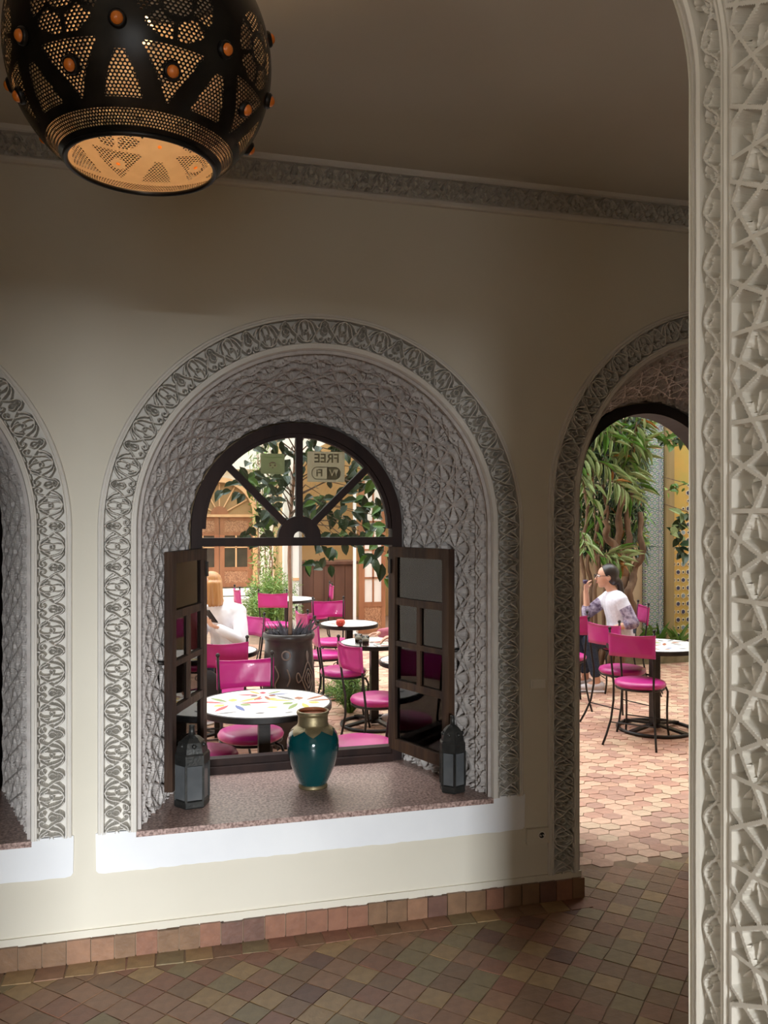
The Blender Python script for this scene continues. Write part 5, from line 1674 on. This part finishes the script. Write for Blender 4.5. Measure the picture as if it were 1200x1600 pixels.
# ------------------------------------------------------------------ people
def caps(mb, a, b, r0, r1, n=12, flat=None):
    a, b = Vector(a), Vector(b)
    L = (b - a)
    ln = max(L.length, 1e-5)
    d = L / ln
    pts, rr = [], []
    for k in range(5):
        t = R(90 - 90 * k / 4); pts.append(a - d * r0 * math.sin(t)); rr.append(max(r0 * math.cos(t), r0 * .02))
    for k in range(5):
        t = R(90 * k / 4); pts.append(b + d * r1 * math.sin(t)); rr.append(max(r1 * math.cos(t), r1 * .02))
    mb.tube(pts, rr, n)
def blob(name, mb, voxel, m, parent, smooth=6):
    o = mb.build(name + '_raw', m)
    md = o.modifiers.new('r', 'REMESH'); md.mode = 'VOXEL'; md.voxel_size = voxel; md.use_smooth_shade = True
    ms = o.modifiers.new('s', 'SMOOTH'); ms.factor = 0.5; ms.iterations = smooth
    dg = bpy.context.evaluated_depsgraph_get()
    me = bpy.data.meshes.new_from_object(o.evaluated_get(dg))
    bpy.data.objects.remove(o, do_unlink=True)
    me.materials.clear(); me.materials.append(m)
    me.polygons.foreach_set('use_smooth', [True] * len(me.polygons))
    me.name = name
    return inst(name, me, parent)
def hand(mb, wrist, d, palm_n, s=1.0, curl=0.5):
    """palm plus five bent fingers; d: direction of the hand, palm_n: where the palm faces"""
    w = Vector(wrist); d = Vector(d).normalized(); pn = Vector(palm_n); pn = (pn - d * pn.dot(d)).normalized(); sd = d.cross(pn)
    for k in (-1, -.33, .33, 1): caps(mb, w + sd * k * .016 * s, w + d * .078 * s + sd * k * .028 * s, .016 * s, .0125 * s, 8)
    for k, ln in zip((-1, -.33, .33, 1), (.060, .074, .080, .070)):
        a = w + d * .082 * s + sd * k * .029 * s
        d2 = (d + pn * curl).normalized(); d3 = (d + pn * curl * 2.6).normalized()
        b = a + d2 * ln * .5 * s; c = b + d3 * ln * .5 * s
        caps(mb, a, b, .0092 * s, .0086 * s, 8); caps(mb, b, c, .0086 * s, .0072 * s, 8)
    a = w + d * .022 * s + sd * .030 * s; b = a + (d * .6 + sd * .7 + pn * .3).normalized() * .042 * s; c = b + (d + pn * .5).normalized() * .032 * s
    caps(mb, a, b, .0125 * s, .0105 * s, 8); caps(mb, b, c, .0100 * s, .0082 * s, 8)
def person(label, loc, facing, J, top_m, sleeve_m, leg_m, skin_m, hair_m, shoe_m, hair='tail', glasses=False, short=True):
    p = empty('person', (loc[0], loc[1], 0), math.atan2(facing[1], facing[0]) - math.pi / 2)
    tag(p, label, 'person')
    V = {k: Vector(v) for k, v in J.items()}
    hd = V['head']
    b = MB()
    # head: cranium, face wedge, jaw, nose, ears
    b.ball(hd + Vector((0, -.012, .022)), .088, 20, 14, (.86, 1.08, 1.05))
    b.ball(hd + Vector((0, .030, -.028)), .064, 16, 12, (.86, .95, 1.25))
    b.ball(hd + Vector((0, .050, -.088)), .030, 12, 8, (1.05, .95, .8))
    caps(b, hd + Vector((0, .083, .008)), hd + Vector((0, .104, -.026)), .009, .0135, 8)
    caps(b, hd + Vector((-.016, .084, -.058)), hd + Vector((.016, .084, -.058)), .0085, .0085, 8)
    for s in (-1, 1):
        b.ball(hd + Vector((s * .077, -.008, -.010)), .026, 10, 8, (.35, .75, 1.15))
    nk = V['neck']
    caps(b, nk, hd + Vector((0, -.012, -.05)), .052, .050)
    caps(b, V['chest'], nk, .095, .055)
    for s in (-1, 1):
        caps(b, V['chest'] + Vector((s * .06, 0, 0)), V['waist'] + Vector((s * .055, 0, 0)), .100, .090)
        caps(b, V['waist'] + Vector((s * .055, 0, 0)), V['pelvis'] + Vector((s * .075, 0, 0)), .090, .105)
    for s, S in ((1, 'r'), (-1, 'l')):
        sh, el, wr = V['sh_' + S], V['el_' + S], V['wr_' + S]
        caps(b, V['chest'] + Vector((s * .06, 0, .04)), sh, .075, .058)
        caps(b, sh, el, .050, .039); caps(b, el, wr, .039, .026)
        hand(b, wr, V.get('hd_' + S, wr - el), V.get('pn_' + S, Vector((0, 0, -1))), 0.95, 0.55)
        hp = V['pelvis'] + Vector((s * .09, 0.02, -.02))
        caps(b, hp, V['kn_' + S], .088, .060); caps(b, V['kn_' + S], V['an_' + S], .056, .036)
        caps(b, V['an_' + S], V['an_' + S] + Vector((0, .10, -.045)), .036, .028)
    blob('body', b, 0.0065, skin_m, p)
    t = MB()
    caps(t, V['chest'] + Vector((0, 0, .02)), nk + Vector((0, -.005, -.035)), .100, .070)
    for s, S in ((1, 'r'), (-1, 'l')):
        caps(t, V['chest'] + Vector((s * .06, 0, 0)), V['waist'] + Vector((s * .06, 0, 0)), .116, .112)
        caps(t, V['waist'] + Vector((s * .06, 0, 0)), V['pelvis'] + Vector((s * .07, 0, .0)), .112, .122)
        caps(t, V['chest'] + Vector((s * .06, 0, .04)), V['sh_' + S], .085, .070)
        caps(t, V['sh_' + S], V['sh_' + S].lerp(V['el_' + S], .45), .066, .064)
    blob('blouse', t, 0.009, top_m, p)
    for S in 'rl':
        t = MB()
        sh, el, wr = V['sh_' + S], V['el_' + S], V['wr_' + S]
        caps(t, sh.lerp(el, .35), el, .066, .058)
        if short: caps(t, el, el.lerp(wr, .22), .058, .054)
        else: caps(t, el, el.lerp(wr, .95), .058, .040)
        blob('sleeve', t, 0.009, sleeve_m, p)
    t = MB()
    for s, S in ((1, 'r'), (-1, 'l')):
        hp = V['pelvis'] + Vector((s * .085, .01, -.02))
        caps(t, V['pelvis'] + Vector((s * .06, -.02, .03)), hp, .112, .108)
        caps(t, hp, V['kn_' + S], .100, .074); caps(t, V['kn_' + S], V['kn_' + S].lerp(V['an_' + S], .78), .072, .054)
    blob('trousers', t, 0.009, leg_m, p)
    for S in 'rl':
        t = MB(); an = V['an_' + S]
        caps(t, an + Vector((0, -.035, -.035)), an + Vector((0, .06, -.045)), .042, .040); caps(t, an + Vector((0, .06, -.045)), an + Vector((0, .155, -.055)), .040, .030)
        t.bx(an.x - .04, an.x + .04, an.y - .075, an.y + .175, .004, .022)
        blob('shoe', t, 0.006, shoe_m, p, 3)
    # hair cap open at the face, plus tail or bob
    hm = MB()
    hm.ball(hd + Vector((0, -.030, .034)), .096, 22, 16, (.90, 1.02, 1.02))
    hm.ball(hd + Vector((0, -.055, -.02)), .075, 16, 12, (1.02, .85, 1.05))
    if hair == 'tail':
        pts = [hd + Vector((0, -.10, -.02)), hd + Vector((0, -.135, -.075)), hd + Vector((0, -.150, -.16)), hd + Vector((0, -.175, -.27)), hd + Vector((0, -.185, -.36))]
        for k in range(4): caps(hm, pts[k], pts[k + 1], (.034, .034, .032, .026)[k], (.034, .032, .026, .014)[k], 10)
    else:
        for a in range(-130, 131, 18):
            q = Vector((.086 * math.sin(R(a)), -.012 - .086 * math.cos(R(a)), 0))
            caps(hm, hd + q * .95 + Vector((0, 0, .03)), hd + q * 1.12 + Vector((0, 0, -.145)), .026, .020, 8)
    blob('hair', hm, 0.007, hair_m, p, 4)
    for s in (-1, 1):
        e = MB().ball(hd + Vector((s * .031, .079, .004)), .011, 10, 8).build('eye', M['white'], p, smooth=True)
        MB().ball(hd + Vector((s * .031, .0875, .004)), .0045, 8, 6).build('iris', M['black'], e, smooth=True)
        MB().tube([hd + Vector((s * .018, .090, .022)), hd + Vector((s * .032, .090, .026)), hd + Vector((s * .048, .080, .021))], .003, 5).build('eyebrow', hair_m, p)
    MB().tube([hd + Vector((-.018, .092, -.058)), hd + Vector((0, .096, -.058)), hd + Vector((.018, .092, -.058))], [.003, .005, .003], 6).build('lips', mat('lips', (0.42, 0.13, 0.12), rough=0.5), p)
    if glasses:
        g = MB()
        for s in (-1, 1):
            g.tube([hd + Vector((s * .034 + .024 * math.cos(2 * math.pi * k / 16), .106, .004 + .018 * math.sin(2 * math.pi * k / 16))) for k in range(16)], .0028, 5, closed=True)
            g.tube([hd + Vector((s * .058, .104, .008)), hd + Vector((s * .080, .04, .010)), hd + Vector((s * .083, -.01, .006))], .0026, 5)
        g.tube([hd + Vector((-.010, .108, .006)), hd + Vector((.010, .108, .006))], .0026, 5)
        g.build('glasses', M['black'], p, smooth=True)
    return p
JA = dict(head=(0, .145, 1.135), neck=(0, .085, .985), chest=(0, .055, .88), waist=(0, .015, .70), pelvis=(0, 0, .565),
          sh_r=(.165, .075, .915), el_r=(.20, .285, .745), wr_r=(.13, .315, .975), hd_r=(-.35, .05, .9), pn_r=(-.6, -.6, .0),
          sh_l=(-.165, .045, .915), el_l=(-.235, -.055, .70), wr_l=(-.17, .15, .63), hd_l=(.2, 1, -.1), pn_l=(.5, 0, -1),
          kn_r=(.09, .36, .52), an_r=(.09, .33, .105), kn_l=(-.10, .34, .50), an_l=(-.10, .26, .105))
pA = person('woman with dark ponytail, glasses and pale lavender blouse seated beyond doorway', (4.42, 7.39), (-0.966, 0.259), JA, M['blouse'], M['sleeve'], M['denim'], M['skin'], M['hair_dark'], M['shoe'], 'tail', True)
JB = dict(JA)
JB.update(head=(.02, .215, 1.130), neck=(0, .125, .985), chest=(0, .08, .88), el_r=(.24, .12, .70), wr_r=(.04, .30, .80), hd_r=(-.4, .8, .25), pn_r=(0, -.3, 1), el_l=(-.27, .10, .68), wr_l=(-.17, .27, .80), hd_l=(.1, .8, .35), pn_l=(0, -.3, 1))
fB = Vector((-0.80, -0.60))
pB = person('person with ginger blonde hair and white blouse looking at a phone', (0.575, 7.33), fB, JB, M['shirt'], M['shirt'], M['denim'], M['skin2'], M['hair_blonde'], M['shoe'], 'bob', False, False)
JC = dict(JA)
JC.update(el_r=(.24, .28, .74), wr_r=(.10, .52, .755), hd_r=(-.15, 1, -.05), pn_r=(-.3, 0, -1), el_l=(-.24, .25, .74), wr_l=(-.14, .45, .755), hd_l=(.1, 1, -.05), pn_l=(0, 0, -1))
pC = person('person in mauve whose hand reaches for coffee behind the right casement', (2.28, 6.60), (-1.0, 0.0), JC, M['mauve'], M['mauve'], M['denim'], M['skin'], M['hair_dark'], M['shoe'], 'bob', False, False)
c3 = copy_tree(proto); c3.location = (2.28, 6.60, 0); c3.rotation_euler = (0, 0, math.atan2(0, -1) - math.pi / 2); tag(c3, 'magenta chair under the person in mauve behind the right casement', 'chair', GRP)
def in_person(o, v): return o.matrix_basis @ Vector(v)
bpy.context.view_layer.update()
ph = empty('phone', in_person(pB, (-0.16, .345, .905)), pB.rotation_euler.z)
tag(ph, 'dark phone held up by the person in white', 'phone')
ph.rotation_euler = (R(-40), 0, pB.rotation_euler.z)
MB().bx(-.036, .036, -.004, .004, -.072, .072).build('case', M['black'], ph)
MB().bx(-.032, .032, -.0046, -.004, -.066, .066).build('screen', mat('phone_screen', (0.02, 0.02, 0.03), rough=0.08), ph)
lp = empty('small_dark_cup', in_person(pA, (0.075, .335, 1.075)))
tag(lp, 'small dark purple cup raised to her mouth', 'cup')
MB().lathe([(.014, -.02), (.022, -.012), (.026, .020), (.024, .020), (.018, -.01)], 14, cap=False).build('bowl', mat('dark_purple_glaze', (0.035, 0.02, 0.06), rough=0.25), lp, smooth=True)
MB().tube([(.024, 0, .012), (.036, 0, .008), (.034, 0, -.006), (.022, 0, -.008)], .003, 6).build('handle', M['black'], lp, smooth=True)
